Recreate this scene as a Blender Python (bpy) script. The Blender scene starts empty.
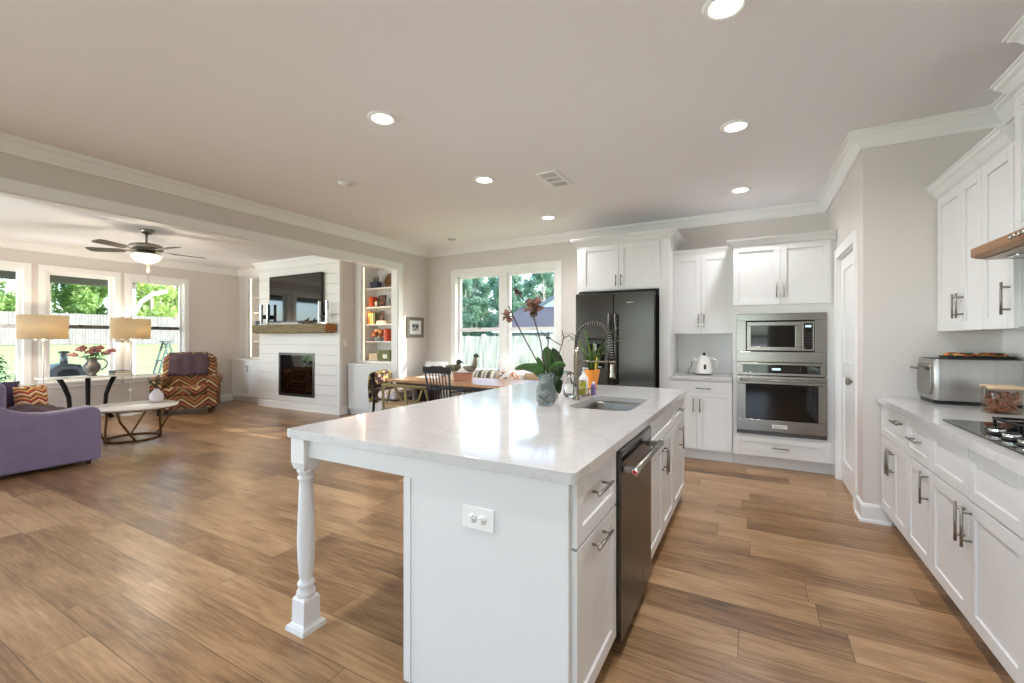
import bpy, bmesh, math, random
from math import sin, cos, pi, radians as R
from mathutils import Vector, Matrix, Euler

random.seed(7)
SC = bpy.context.scene
COL = SC.collection


def S(r, g, b, a=1.0):
    f = lambda c: (c / 255) / 12.92 if c / 255 <= 0.04045 else ((c / 255 + 0.055) / 1.055) ** 2.4
    return (f(r), f(g), f(b), a)


# ------------------------------------------------------------------ camera
EYE = 1.325
cam_d = bpy.data.cameras.new('camera')
cam_d.sensor_width = 36.0
cam_d.lens = 440.0 / 1024.0 * 36.0
cam_d.shift_y = -2.5 / 1024.0
cam_d.clip_start = 0.05
cam_d.clip_end = 400
cam = bpy.data.objects.new('camera', cam_d)
COL.objects.link(cam)
cam.location = (0, 0, EYE)
cam.rotation_euler = (R(90), 0, R(28.75))
SC.camera = cam

# ------------------------------------------------------------------ exposure
SC.view_settings.view_transform = 'Standard'
SC.view_settings.look = 'None'
SC.view_settings.exposure = 0.4
SC.view_settings.gamma = 1.0
SC.view_settings.use_curve_mapping = False
SC.cycles.use_denoising = True
SC.cycles.max_bounces = 10
SC.cycles.diffuse_bounces = 6
SC.cycles.glossy_bounces = 5
SC.cycles.transmission_bounces = 8
SC.cycles.transparent_max_bounces = 16
SC.cycles.sample_clamp_indirect = 6.0
SC.cycles.caustics_reflective = False
SC.cycles.caustics_refractive = False

# ------------------------------------------------------------------ sky
W = bpy.data.worlds.new('sky')
SC.world = W
W.use_nodes = True
wn = W.node_tree.nodes
wl = W.node_tree.links
wn.clear()
wo = wn.new('ShaderNodeOutputWorld')
wb = wn.new('ShaderNodeBackground')
wt = wn.new('ShaderNodeTexSky')
wt.sky_type = 'NISHITA'
wt.sun_disc = False
wt.sun_elevation = R(40)
wt.sun_rotation = R(50)
wt.air_density = 0.8
wt.dust_density = 1.5
wb.inputs['Strength'].default_value = 0.85
wl.new(wt.outputs['Color'], wb.inputs['Color'])
wl.new(wb.outputs['Background'], wo.inputs['Surface'])

# ------------------------------------------------------------------ sun and added fill lamps
sun_d = bpy.data.lights.new('sun', 'SUN')
sun_d.energy = 5.0
sun_d.angle = R(0.6)
sun_d.color = (1.0, 0.95, 0.86)
sun = bpy.data.objects.new('sun', sun_d)
COL.objects.link(sun)
_dir = Vector((-1.0, -0.78, -1.268 * math.tan(R(31))))
sun.rotation_euler = _dir.to_track_quat('-Z', 'Y').to_euler()


def area(name, loc, aim, sx, sy, power, color=(1, 1, 1)):
    d = bpy.data.lights.new(name, 'AREA')
    d.shape = 'RECTANGLE'
    d.size = sx
    d.size_y = sy
    d.energy = power
    d.color = color
    o = bpy.data.objects.new(name, d)
    COL.objects.link(o)
    o.location = loc
    o.rotation_euler = (Vector(aim) - Vector(loc)).to_track_quat('-Z', 'Z').to_euler()
    return o


# soft fill lamps added outside the unseen windows to brighten the rooms
area('fill_rear_kitchen', (-1.6, -4.2, 0.45), (-1.6, 0.6, 2.9), 4.2, 1.6, 50, (0.93, 0.95, 1.0))
area('fill_rear_living', (-7.4, -4.2, 0.45), (-7.2, 0.6, 2.9), 4.2, 1.6, 250, (0.93, 0.95, 1.0))
area('fill_side_living', (-12.9, -1.1, 1.2), (-4.0, 0.1, 1.3), 3.4, 2.2, 640, (0.90, 0.93, 1.0))


# ------------------------------------------------------------------ materials
def mat(name, col, rough=0.5, metal=0.0, var=0.04, scale=6.0, bump=0.0, bscale=80.0, spec=0.5, stretch=None,
        sheen=0.0, coat=0.0, alpha=None, trans=0.0, ior=1.45, emit=None, emit_s=0.0):
    m = bpy.data.materials.new(name)
    m.use_nodes = True
    n = m.node_tree.nodes
    l = m.node_tree.links
    p = n['Principled BSDF']
    p.inputs['Roughness'].default_value = rough
    p.inputs['Metallic'].default_value = metal
    p.inputs['Specular IOR Level'].default_value = spec
    p.inputs['IOR'].default_value = ior
    p.inputs['Base Color'].default_value = col
    if sheen:
        p.inputs['Sheen Weight'].default_value = sheen
        p.inputs['Sheen Roughness'].default_value = 0.4
    if coat:
        p.inputs['Coat Weight'].default_value = coat
        p.inputs['Coat Roughness'].default_value = 0.05
    if trans:
        p.inputs['Transmission Weight'].default_value = trans
    if emit:
        p.inputs['Emission Color'].default_value = emit
        p.inputs['Emission Strength'].default_value = emit_s
    tc = n.new('ShaderNodeTexCoord')
    src = tc.outputs['Object']
    if stretch:
        mp = n.new('ShaderNodeMapping')
        mp.inputs['Scale'].default_value = stretch
        l.new(src, mp.inputs['Vector'])
        src = mp.outputs['Vector']
    if var > 0:
        tx = n.new('ShaderNodeTexNoise')
        tx.inputs['Scale'].default_value = scale
        tx.inputs['Detail'].default_value = 4
        l.new(src, tx.inputs['Vector'])
        rp = n.new('ShaderNodeValToRGB')
        rp.color_ramp.elements[0].position = 0.3
        rp.color_ramp.elements[1].position = 0.7
        rp.color_ramp.elements[0].color = tuple(c * (1 - var) for c in col[:3]) + (1,)
        rp.color_ramp.elements[1].color = tuple(min(1, c * (1 + var)) for c in col[:3]) + (1,)
        l.new(tx.outputs['Fac'], rp.inputs['Fac'])
        l.new(rp.outputs['Color'], p.inputs['Base Color'])
    if bump > 0:
        bx = n.new('ShaderNodeTexNoise')
        bx.inputs['Scale'].default_value = bscale
        bx.inputs['Detail'].default_value = 3
        l.new(src, bx.inputs['Vector'])
        bp = n.new('ShaderNodeBump')
        bp.inputs['Strength'].default_value = bump
        bp.inputs['Distance'].default_value = 0.01
        l.new(bx.outputs['Fac'], bp.inputs['Height'])
        l.new(bp.outputs['Normal'], p.inputs['Normal'])
    return m


def mth(n, l, op, a, b=None):
    q = n.new('ShaderNodeMath')
    q.operation = op
    for i, v in enumerate((a, b)):
        if v is None:
            continue
        if isinstance(v, (int, float)):
            q.inputs[i].default_value = v
        else:
            l.new(v, q.inputs[i])
    return q.outputs[0]


def floor_material():
    m = bpy.data.materials.new('oak_planks')
    m.use_nodes = True
    n = m.node_tree.nodes
    l = m.node_tree.links
    p = n['Principled BSDF']
    tc = n.new('ShaderNodeTexCoord')
    sp = n.new('ShaderNodeSeparateXYZ')
    l.new(tc.outputs['Object'], sp.inputs[0])
    X, Y = sp.outputs['X'], sp.outputs['Y']
    PW, PL = 0.205, 1.45
    yr = mth(n, l, 'DIVIDE', Y, PW)
    row = mth(n, l, 'FLOOR', yr)
    wn1 = n.new('ShaderNodeTexWhiteNoise')
    wn1.noise_dimensions = '1D'
    l.new(row, wn1.inputs['W'])
    xs = mth(n, l, 'ADD', mth(n, l, 'DIVIDE', X, PL), mth(n, l, 'MULTIPLY', wn1.outputs['Value'], 7.3))
    colm = mth(n, l, 'FLOOR', xs)
    cb = n.new('ShaderNodeCombineXYZ')
    l.new(row, cb.inputs[0])
    l.new(colm, cb.inputs[1])
    wn2 = n.new('ShaderNodeTexWhiteNoise')
    wn2.noise_dimensions = '2D'
    l.new(cb.outputs[0], wn2.inputs['Vector'])
    # grain, shifted per plank
    off = n.new('ShaderNodeVectorMath')
    off.operation = 'SCALE'
    l.new(wn2.outputs['Color'], off.inputs[0])
    off.inputs['Scale'].default_value = 37.0
    ad = n.new('ShaderNodeVectorMath')
    ad.operation = 'ADD'
    l.new(tc.outputs['Object'], ad.inputs[0])
    l.new(off.outputs[0], ad.inputs[1])
    mp = n.new('ShaderNodeMapping')
    mp.inputs['Scale'].default_value = (1.7, 24, 1)
    l.new(ad.outputs[0], mp.inputs['Vector'])
    g1 = n.new('ShaderNodeTexNoise')
    g1.inputs['Scale'].default_value = 2.4
    g1.inputs['Detail'].default_value = 7
    g1.inputs['Roughness'].default_value = 0.62
    g1.inputs['Distortion'].default_value = 0.6
    l.new(mp.outputs[0], g1.inputs['Vector'])
    mp2 = n.new('ShaderNodeMapping')
    mp2.inputs['Scale'].default_value = (0.9, 3.2, 1)
    l.new(ad.outputs[0], mp2.inputs['Vector'])
    g2 = n.new('ShaderNodeTexNoise')
    g2.inputs['Scale'].default_value = 1.9
    g2.inputs['Detail'].default_value = 3
    l.new(mp2.outputs[0], g2.inputs['Vector'])
    mix = mth(n, l, 'ADD', mth(n, l, 'MULTIPLY', g1.outputs['Fac'], 0.58), mth(n, l, 'MULTIPLY', g2.outputs['Fac'], 0.42))
    mix = mth(n, l, 'ADD', mix, mth(n, l, 'MULTIPLY', mth(n, l, 'SUBTRACT', wn2.outputs['Value'], 0.5), 0.19))
    rp = n.new('ShaderNodeValToRGB')
    e = rp.color_ramp.elements
    e[0].position = 0.27
    e[0].color = S(86, 62, 42)
    e[1].position = 0.76
    e[1].color = S(196, 163, 125)
    k = e.new(0.42)
    k.color = S(134, 101, 69)
    k = e.new(0.55)
    k.color = S(165, 130, 93)
    l.new(mix, rp.inputs['Fac'])
    # knots
    vk = n.new('ShaderNodeTexVoronoi')
    vk.inputs['Scale'].default_value = 1.0
    mk = n.new('ShaderNodeMapping')
    mk.inputs['Scale'].default_value = (1.1, 3.4, 1)
    l.new(ad.outputs[0], mk.inputs['Vector'])
    l.new(mk.outputs[0], vk.inputs['Vector'])
    kr = n.new('ShaderNodeValToRGB')
    kr.color_ramp.elements[0].position = 0.02
    kr.color_ramp.elements[0].color = (0.36, 0.30, 0.25, 1)
    kr.color_ramp.elements[1].position = 0.085
    kr.color_ramp.elements[1].color = (1, 1, 1, 1)
    l.new(vk.outputs['Distance'], kr.inputs['Fac'])
    km = n.new('ShaderNodeMix')
    km.data_type = 'RGBA'
    km.blend_type = 'MULTIPLY'
    km.inputs['Factor'].default_value = 0.55
    l.new(rp.outputs['Color'], km.inputs['A'])
    l.new(kr.outputs['Color'], km.inputs['B'])
    # seams
    fy = mth(n, l, 'FRACT', yr)
    fx = mth(n, l, 'FRACT', xs)
    dy = mth(n, l, 'MULTIPLY', mth(n, l, 'MINIMUM', fy, mth(n, l, 'SUBTRACT', 1.0, fy)), PW)
    dx = mth(n, l, 'MULTIPLY', mth(n, l, 'MINIMUM', fx, mth(n, l, 'SUBTRACT', 1.0, fx)), PL)
    seam = mth(n, l, 'LESS_THAN', mth(n, l, 'MINIMUM', dx, dy), 0.0016)
    mc = n.new('ShaderNodeMix')
    mc.data_type = 'RGBA'
    l.new(mth(n, l, 'MULTIPLY', seam, 0.75), mc.inputs['Factor'])
    l.new(km.outputs['Result'], mc.inputs['A'])
    mc.inputs['B'].default_value = S(62, 42, 26)
    l.new(mc.outputs['Result'], p.inputs['Base Color'])
    p.inputs['Roughness'].default_value = 0.29
    p.inputs['Specular IOR Level'].default_value = 0.5
    bp = n.new('ShaderNodeBump')
    bp.inputs['Strength'].default_value = 0.12
    bp.inputs['Distance'].default_value = 0.004
    l.new(mth(n, l, 'SUBTRACT', g1.outputs['Fac'], seam), bp.inputs['Height'])
    l.new(bp.outputs['Normal'], p.inputs['Normal'])
    return m


def quartz_material():
    m = mat('quartz', S(202, 200, 198), 0.11, var=0, spec=0.5)
    n = m.node_tree.nodes
    l = m.node_tree.links
    p = n['Principled BSDF']
    tc = n.new('ShaderNodeTexCoord')
    a = n.new('ShaderNodeTexNoise')
    a.inputs['Scale'].default_value = 2.6
    a.inputs['Detail'].default_value = 8
    a.inputs['Distortion'].default_value = 1.4
    l.new(tc.outputs['Object'], a.inputs['Vector'])
    r = n.new('ShaderNodeValToRGB')
    e = r.color_ramp.elements
    e[0].position = 0.40
    e[0].color = S(201, 199, 197)
    e[1].position = 0.60
    e[1].color = S(206, 204, 202)
    v = e.new(0.495)
    v.color = S(196, 193, 190)
    w = e.new(0.47)
    w.color = S(203, 201, 199)
    w = e.new(0.52)
    w.color = S(203, 201, 199)
    l.new(a.outputs['Fac'], r.inputs['Fac'])
    l.new(r.outputs['Color'], p.inputs['Base Color'])
    return m


def zigzag_material(name, cols, freq=5.0, amp=0.10, band=0.21):
    m = bpy.data.materials.new(name)
    m.use_nodes = True
    n = m.node_tree.nodes
    l = m.node_tree.links
    p = n['Principled BSDF']
    p.inputs['Roughness'].default_value = 0.9
    tc = n.new('ShaderNodeTexCoord')
    sp = n.new('ShaderNodeSeparateXYZ')
    l.new(tc.outputs['Object'], sp.inputs[0])
    u = mth(n, l, 'ADD', sp.outputs['X'], mth(n, l, 'MULTIPLY', sp.outputs['Y'], 0.83))
    t = mth(n, l, 'PINGPONG', mth(n, l, 'MULTIPLY', u, freq), 0.5)
    nz = n.new('ShaderNodeTexNoise')
    nz.inputs['Scale'].default_value = 16
    l.new(tc.outputs['Object'], nz.inputs['Vector'])
    v = mth(n, l, 'ADD', mth(n, l, 'ADD', sp.outputs['Z'], mth(n, l, 'MULTIPLY', sp.outputs['Y'], 0.5)),
            mth(n, l, 'MULTIPLY', t, amp * 2))
    v = mth(n, l, 'ADD', v, mth(n, l, 'MULTIPLY', nz.outputs['Fac'], 0.035))
    f = mth(n, l, 'FRACT', mth(n, l, 'DIVIDE', v, band))
    rp = n.new('ShaderNodeValToRGB')
    rp.color_ramp.interpolation = 'CONSTANT'
    e = rp.color_ramp.elements
    e[0].position = 0
    e[0].color = cols[0]
    e[1].position = 1 / len(cols)
    e[1].color = cols[1]
    for i in range(2, len(cols)):
        k = e.new(i / len(cols))
        k.color = cols[i]
    l.new(f, rp.inputs['Fac'])
    l.new(rp.outputs['Color'], p.inputs['Base Color'])
    return m


def patch_material(name, cols, scale=14.0, rough=0.85):
    m = bpy.data.materials.new(name)
    m.use_nodes = True
    n = m.node_tree.nodes
    l = m.node_tree.links
    p = n['Principled BSDF']
    p.inputs['Roughness'].default_value = rough
    tc = n.new('ShaderNodeTexCoord')
    vo = n.new('ShaderNodeTexVoronoi')
    vo.inputs['Scale'].default_value = scale
    l.new(tc.outputs['Object'], vo.inputs['Vector'])
    sp = n.new('ShaderNodeSeparateColor')
    l.new(vo.outputs['Color'], sp.inputs[0])
    rp = n.new('ShaderNodeValToRGB')
    rp.color_ramp.interpolation = 'CONSTANT'
    e = rp.color_ramp.elements
    e[0].position = 0
    e[0].color = cols[0]
    e[1].position = 1 / len(cols)
    e[1].color = cols[1]
    for i in range(2, len(cols)):
        k = e.new(i / len(cols))
        k.color = cols[i]
    l.new(sp.outputs['Red'], rp.inputs['Fac'])
    l.new(rp.outputs['Color'], p.inputs['Base Color'])
    return m


def stripe_material(name, cols, axis='X', period=0.06, rough=0.85):
    m = bpy.data.materials.new(name)
    m.use_nodes = True
    n = m.node_tree.nodes
    l = m.node_tree.links
    p = n['Principled BSDF']
    p.inputs['Roughness'].default_value = rough
    tc = n.new('ShaderNodeTexCoord')
    sp = n.new('ShaderNodeSeparateXYZ')
    l.new(tc.outputs['Object'], sp.inputs[0])
    f = mth(n, l, 'FRACT', mth(n, l, 'DIVIDE', sp.outputs[axis], period))
    rp = n.new('ShaderNodeValToRGB')
    rp.color_ramp.interpolation = 'CONSTANT'
    e = rp.color_ramp.elements
    e[0].position = 0
    e[0].color = cols[0]
    e[1].position = 1 / len(cols)
    e[1].color = cols[1]
    for i in range(2, len(cols)):
        k = e.new(i / len(cols))
        k.color = cols[i]
    l.new(f, rp.inputs['Fac'])
    l.new(rp.outputs['Color'], p.inputs['Base Color'])
    return m


def glass_pane_material():
    m = bpy.data.materials.new('window_glass')
    m.use_nodes = True
    n = m.node_tree.nodes
    l = m.node_tree.links
    n.clear()
    o = n.new('ShaderNodeOutputMaterial')
    mx = n.new('ShaderNodeMixShader')
    lw = n.new('ShaderNodeLayerWeight')
    lw.inputs['Blend'].default_value = 0.5
    amt = n.new('ShaderNodeMath')
    amt.name = 'amount'
    amt.operation = 'MULTIPLY_ADD'
    pw = n.new('ShaderNodeMath')
    pw.operation = 'POWER'
    pw.inputs[1].default_value = 3.0
    l.new(lw.outputs['Facing'], pw.inputs[0])
    l.new(pw.outputs[0], amt.inputs[0])
    amt.inputs[1].default_value = 0.4
    amt.inputs[2].default_value = 0.006
    t = n.new('ShaderNodeBsdfTransparent')
    t.inputs['Color'].default_value = (0.96, 0.98, 0.97, 1)
    g = n.new('ShaderNodeBsdfGlossy')
    g.inputs['Roughness'].default_value = 0.02
    l.new(amt.outputs[0], mx.inputs[0])
    l.new(t.outputs[0], mx.inputs[1])
    l.new(g.outputs[0], mx.inputs[2])
    l.new(mx.outputs[0], o.inputs['Surface'])
    return m


def brushed(name, col, rough=0.27, axis=(1, 1, 60)):
    m = mat(name, col, rough, 1.0, var=0.05, scale=3, stretch=axis)
    n = m.node_tree.nodes
    l = m.node_tree.links
    p = n['Principled BSDF']
    tc = n.new('ShaderNodeTexCoord')
    mp = n.new('ShaderNodeMapping')
    mp.inputs['Scale'].default_value = axis
    l.new(tc.outputs['Object'], mp.inputs['Vector'])
    z = n.new('ShaderNodeTexNoise')
    z.inputs['Scale'].default_value = 12
    z.inputs['Detail'].default_value = 2
    l.new(mp.outputs[0], z.inputs['Vector'])
    b = n.new('ShaderNodeBump')
    b.inputs['Strength'].default_value = 0.03
    b.inputs['Distance'].default_value = 0.0006
    l.new(z.outputs['Fac'], b.inputs['Height'])
    l.new(b.outputs['Normal'], p.inputs['Normal'])
    return m


M = {}
M['wall'] = mat('wall_paint', S(217, 211, 206), 0.75, var=0.012, scale=2, bump=0.02, bscale=200)
M['ceil'] = mat('ceiling_paint', S(238, 236, 238), 0.85, var=0.01, scale=2)
M['trim'] = mat('trim_white', S(240, 240, 239), 0.42, var=0.008, scale=4)
M['cab'] = mat('cabinet_white', S(225, 225, 224), 0.4, var=0.008, scale=4)
M['ship'] = mat('shiplap_white', S(232, 231, 227), 0.55, var=0.012, scale=3)
M['floor'] = floor_material()
M['quartz'] = quartz_material()
M['tile'] = mat('backsplash_tile', S(247, 246, 245), 0.4, var=0.01)
M['glass'] = glass_pane_material()
M['steel'] = brushed('brushed_steel', S(146, 141, 134), 0.22, (2, 2, 60))
M['steelh'] = mat('satin_nickel', S(150, 145, 138), 0.32, 1.0, var=0.03)
M['fridge'] = brushed('fridge_steel', S(80, 76, 72), 0.2, (60, 60, 1))
M['dark_steel'] = brushed('dark_steel', S(92, 90, 88), 0.28, (60, 60, 1))
M['bin_steel'] = brushed('bin_steel', S(186, 184, 181), 0.36, (60, 60, 1))
M['hood'] = brushed('hood_steel', S(176, 132, 92), 0.34, (1, 40, 40))  # brown is a warm reflection painted into the steel's colour
M['sink'] = brushed('sink_steel', S(150, 146, 140), 0.3, (30, 1, 30))
M['faucet'] = mat('faucet_steel', S(150, 140, 126), 0.25, 1.0, var=0.03)
M['black'] = mat('black_plastic', S(24, 24, 25), 0.35, var=0.05)
M['blackgloss'] = mat('black_glass', S(9, 9, 10), 0.04, var=0.0, coat=0.4)
M['blackmatte'] = mat('black_matte', S(20, 19, 19), 0.6, var=0.05)
M['iron'] = mat('black_iron', S(32, 28, 26), 0.5, 0.4, var=0.08)
M['chrome'] = mat('chrome', S(205, 205, 205), 0.1, 1.0, var=0)
M['white_plastic'] = mat('white_plastic', S(240, 239, 236), 0.3, var=0.01)
M['white_metal'] = mat('white_enamel', S(236, 233, 228), 0.35, var=0.01)
M['slot'] = mat('slot_dark', S(58, 56, 54), 0.7, var=0.02)
M['grille_dark'] = mat('grille_shadow_metal', S(58, 56, 54), 0.7, var=0.02)
M['lens'] = mat('lamp_lens', S(255, 250, 240), 0.4, var=0, emit=(1.0, 0.93, 0.83, 1), emit_s=14.0)
M['bowl_glow'] = mat('frosted_bowl', S(250, 236, 214), 0.35, var=0.03, emit=(1.0, 0.83, 0.62, 1), emit_s=1.1)
M['led'] = mat('led_strip', S(255, 226, 180), 0.4, var=0, emit=(1.0, 0.66, 0.36, 1), emit_s=6.5)
M['shade'] = mat('linen_shade', S(212, 198, 172), 0.9, var=0.06, scale=30, stretch=(1, 1, 6), bump=0.1, bscale=160)
M['velvet'] = mat('purple_velvet', S(131, 119, 147), 0.85, var=0.10, scale=5, sheen=0.5, bump=0.08, bscale=120)
M['velvet_shaded'] = mat('shaded_velvet', S(70, 58, 84), 0.85, var=0.10, scale=5, sheen=0.3)  # darker copy of the sofa velvet, with inner shade painted in
M['throw'] = mat('plum_throw', S(88, 70, 78), 0.95, var=0.14, scale=8, bump=0.3, bscale=150)
M['zig'] = zigzag_material('flame_stitch', [S(150, 90, 54), S(96, 48, 44), S(196, 170, 122), S(104, 74, 48), S(164, 106, 60), S(120, 62, 50), S(150, 124, 76), S(72, 46, 40)], 2.6, 0.16, 0.30)
M['zigpillow'] = zigzag_material('stripe_pillow', [S(196, 84, 62), S(222, 190, 120), S(120, 44, 50), S(206, 150, 80), S(236, 222, 190), S(150, 60, 52)], 7, 0.05, 0.12)
M['dark_wood'] = mat('dark_wood', S(58, 36, 26), 0.45, var=0.15, stretch=(1, 1, 8))
M['black_wood'] = mat('black_wood', S(34, 30, 28), 0.4, var=0.1, stretch=(1, 1, 8))
M['olive_wood'] = mat('olive_wood', S(132, 118, 72), 0.5, var=0.12, stretch=(1, 1, 8))
M['table_wood'] = mat('honey_wood', S(176, 130, 84), 0.3, var=0.16, scale=4, stretch=(1, 12, 1))
M['beam_wood'] = mat('beam_wood', S(120, 104, 72), 0.7, var=0.3, scale=3, stretch=(1.5, 14, 14), bump=0.5, bscale=10)
M['tan'] = mat('tan_cloth', S(178, 152, 118), 0.9, var=0.08, bump=0.2)
M['cream'] = mat('cream_cloth', S(226, 214, 194), 0.9, var=0.05, bump=0.1)
M['white_cloth'] = mat('white_cloth', S(238, 236, 232), 0.9, var=0.03, bump=0.1)
M['floral'] = patch_material('floral_scarf', [S(58, 30, 32), S(150, 124, 60), S(196, 176, 92), S(92, 40, 44), S(48, 44, 34), S(186, 150, 130), S(112, 98, 44)], 26)
M['floral_light'] = patch_material('floral_cushion', [S(236, 226, 220), S(220, 190, 196), S(206, 196, 214), S(236, 220, 190), S(240, 236, 230), S(196, 172, 160)], 16)
M['confetti'] = patch_material('confetti_pillow', [S(238, 232, 224), S(208, 132, 96), S(236, 230, 226), S(150, 128, 120), S(226, 190, 160), S(240, 236, 232)], 24)
M['stripe_cloth'] = stripe_material('striped_pillow', [S(112, 116, 102), S(230, 224, 212), S(146, 150, 134), S(214, 208, 190), S(92, 94, 92)], 'X', 0.16)
M['marble'] = mat('white_marble', S(232, 228, 226), 0.15, var=0.04, scale=3)
M['gold'] = mat('aged_brass', S(120, 92, 62), 0.38, 0.9, var=0.08)
M['vase_white'] = mat('white_ceramic', S(226, 218, 222), 0.25, var=0.02)
M['vase_grey'] = mat('pewter', S(120, 116, 110), 0.4, 0.6, var=0.2, scale=14)
M['leaf'] = mat('leaf_green', S(62, 98, 42), 0.4, var=0.22, scale=9)
M['leaf_dark'] = mat('leaf_deep_green', S(40, 66, 34), 0.4, var=0.2, scale=9)
M['leaf_grass'] = mat('blade_green', S(88, 116, 50), 0.5, var=0.25, scale=10)
M['stem'] = mat('stem_brown', S(78, 62, 48), 0.7, var=0.15)
M['orchid'] = mat('dried_orchid', S(156, 116, 102), 0.8, var=0.25, scale=30)
M['orchid_dark'] = mat('withered_orchid', S(100, 78, 66), 0.85, var=0.25, scale=30)
M['rose'] = mat('dusky_rose', S(172, 118, 112), 0.8, var=0.22, scale=40)
M['orange_pot'] = mat('orange_glaze', S(222, 138, 48), 0.35, var=0.08)
M['yellow'] = mat('yellow_paint', S(224, 190, 40), 0.4, var=0.05)
M['can'] = patch_material('can_print', [S(206, 196, 78), S(172, 168, 52), S(222, 214, 150), S(120, 142, 52)], 30, 0.35)
M['violet'] = mat('violet_label', S(118, 104, 156), 0.4, var=0.12, scale=30)
M['pot_white'] = mat('cream_pot', S(214, 204, 188), 0.5, var=0.05)
M['red'] = mat('red_lacquer', S(196, 44, 40), 0.4, var=0.1)
M['book_orange'] = mat('orange_bookcloth', S(206, 108, 44), 0.7, var=0.06)
M['book_red'] = mat('red_bookcloth', S(186, 70, 42), 0.7, var=0.06)
M['book_cream'] = mat('cream_bookcloth', S(222, 200, 150), 0.7, var=0.06)
M['book_yellow'] = mat('ochre_bookcloth', S(222, 176, 92), 0.7, var=0.06)
M['book_olive'] = mat('olive_bookcloth', S(98, 100, 66), 0.7, var=0.06)
M['book_pink'] = mat('rosy_bookcloth', S(188, 112, 96), 0.7, var=0.06)
M['paper'] = mat('book_pages', S(232, 222, 200), 0.9, var=0.05)
M['navy'] = mat('navy_weave', S(56, 62, 84), 0.8, var=0.15, scale=30)
M['wicker'] = mat('brown_wicker', S(110, 78, 48), 0.8, var=0.35, scale=30, bump=0.6, bscale=50)
M['box_green'] = mat('green_card', S(112, 118, 78), 0.7, var=0.06)
M['photo'] = patch_material('photo_print', [S(60, 50, 46), S(170, 120, 96), S(46, 44, 50), S(120, 84, 64)], 40)
M['photo_grey'] = patch_material('grey_photo_print', [S(52, 56, 62), S(120, 126, 132), S(180, 184, 186), S(78, 82, 88)], 22)
M['frame_grey'] = mat('grey_frame', S(120, 114, 106), 0.6, var=0.12)
M['mat_white'] = mat('mat_board', S(236, 234, 230), 0.9, var=0.01)
M['flower_ball'] = patch_material('flower_bouquet', [S(206, 92, 44), S(160, 48, 36), S(212, 164, 96), S(120, 90, 50), S(226, 190, 150)], 34)
M['bluegrey'] = mat('blue_grey_ceramic', S(134, 142, 150), 0.5, var=0.15, scale=20)
M['log'] = mat('charred_log', S(52, 44, 38), 0.9, var=0.3, scale=16, bump=0.5, bscale=30)
M['jar_glass'] = mat('clear_glass', (0.96, 0.98, 0.97, 1), 0.03, var=0, trans=1.0, ior=1.2)
M['vase_glass'] = patch_material('crackle_glass', [S(196, 208, 202), S(166, 182, 176), S(220, 228, 224), S(150, 168, 162)], 32, 0.05)
_p = M['vase_glass'].node_tree.nodes['Principled BSDF']
_p.inputs['Transmission Weight'].default_value = 0.7
_p.inputs['IOR'].default_value = 1.25
M['snack'] = mat('pecan_brown', S(156, 98, 62), 0.6, var=0.3, scale=40)
M['lid_wood'] = mat('pale_wood_lid', S(222, 192, 154), 0.5, var=0.08, stretch=(1, 10, 1))
M['tray'] = mat('dark_tray', S(58, 58, 56), 0.4, var=0.1)
M['pad'] = patch_material('pot_holder_print', [S(196, 150, 50), S(150, 40, 36), S(60, 70, 40), S(214, 120, 50), S(40, 36, 34), S(180, 170, 60)], 30)
M['duck_green'] = mat('mallard_green', S(58, 70, 52), 0.6, var=0.25, scale=20)
M['duck_body'] = patch_material('mallard_body', [S(120, 108, 84), S(92, 88, 66), S(142, 132, 110), S(84, 92, 66)], 40)
M['duck_grey'] = mat('goose_grey', S(132, 128, 112), 0.7, var=0.2, scale=20)
M['bill'] = mat('bill_dark', S(70, 66, 52), 0.5, var=0.1)
M['planter_wood'] = mat('reddish_wood', S(176, 128, 104), 0.5, var=0.15, stretch=(1, 8, 8))
# outside
M['grass'] = mat('lawn_grass', S(138, 156, 98), 0.95, var=0.16, scale=1.2)
M['concrete'] = mat('patio_concrete', S(176, 172, 164), 0.9, var=0.1)
M['fence_grey'] = mat('weathered_board', S(128, 124, 121), 0.9, var=0.2, scale=2, stretch=(3, 3, 0.6))
M['fence_pale'] = mat('pale_board', S(206, 196, 178), 0.9, var=0.35, scale=2.4, stretch=(5, 5, 0.6))
M['porch'] = mat('porch_beam_paint', S(104, 104, 94), 0.7, var=0.05)
M['bark'] = mat('tree_bark', S(176, 166, 150), 0.95, var=0.25, scale=5)
M['fol_a'] = mat('foliage_light', S(190, 208, 138), 0.6, var=0.3, scale=1.1)
M['fol_b'] = mat('foliage_mid', S(156, 184, 116), 0.6, var=0.35, scale=1.1)
M['fol_c'] = mat('foliage_blue', S(140, 170, 146), 0.6, var=0.35, scale=0.8)
M['roof'] = mat('roof_shingle', S(74, 69, 74), 0.9, var=0.12, scale=3)
M['siding'] = mat('house_siding', S(140, 142, 156), 0.8, var=0.03)
M['oven_grey'] = mat('oven_steel', S(98, 100, 104), 0.4, 0.5, var=0.1)
M['ladder_green'] = mat('sage_paint', S(84, 100, 96), 0.7, var=0.1)
for k in ('fol_a', 'fol_b', 'fol_c', 'leaf_grass'):
    q = M[k].node_tree.nodes['Principled BSDF']
    q.inputs['Subsurface Weight'].default_value = 0.0


def translucent(m, amount, col):
    n, l = m.node_tree.nodes, m.node_tree.links
    out = n['Material Output']
    tr = n.new('ShaderNodeBsdfTranslucent')
    tr.inputs['Color'].default_value = col
    mx = n.new('ShaderNodeMixShader')
    mx.inputs[0].default_value = amount
    l.new(n['Principled BSDF'].outputs[0], mx.inputs[1])
    l.new(tr.outputs[0], mx.inputs[2])
    l.new(mx.outputs[0], out.inputs['Surface'])


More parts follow.
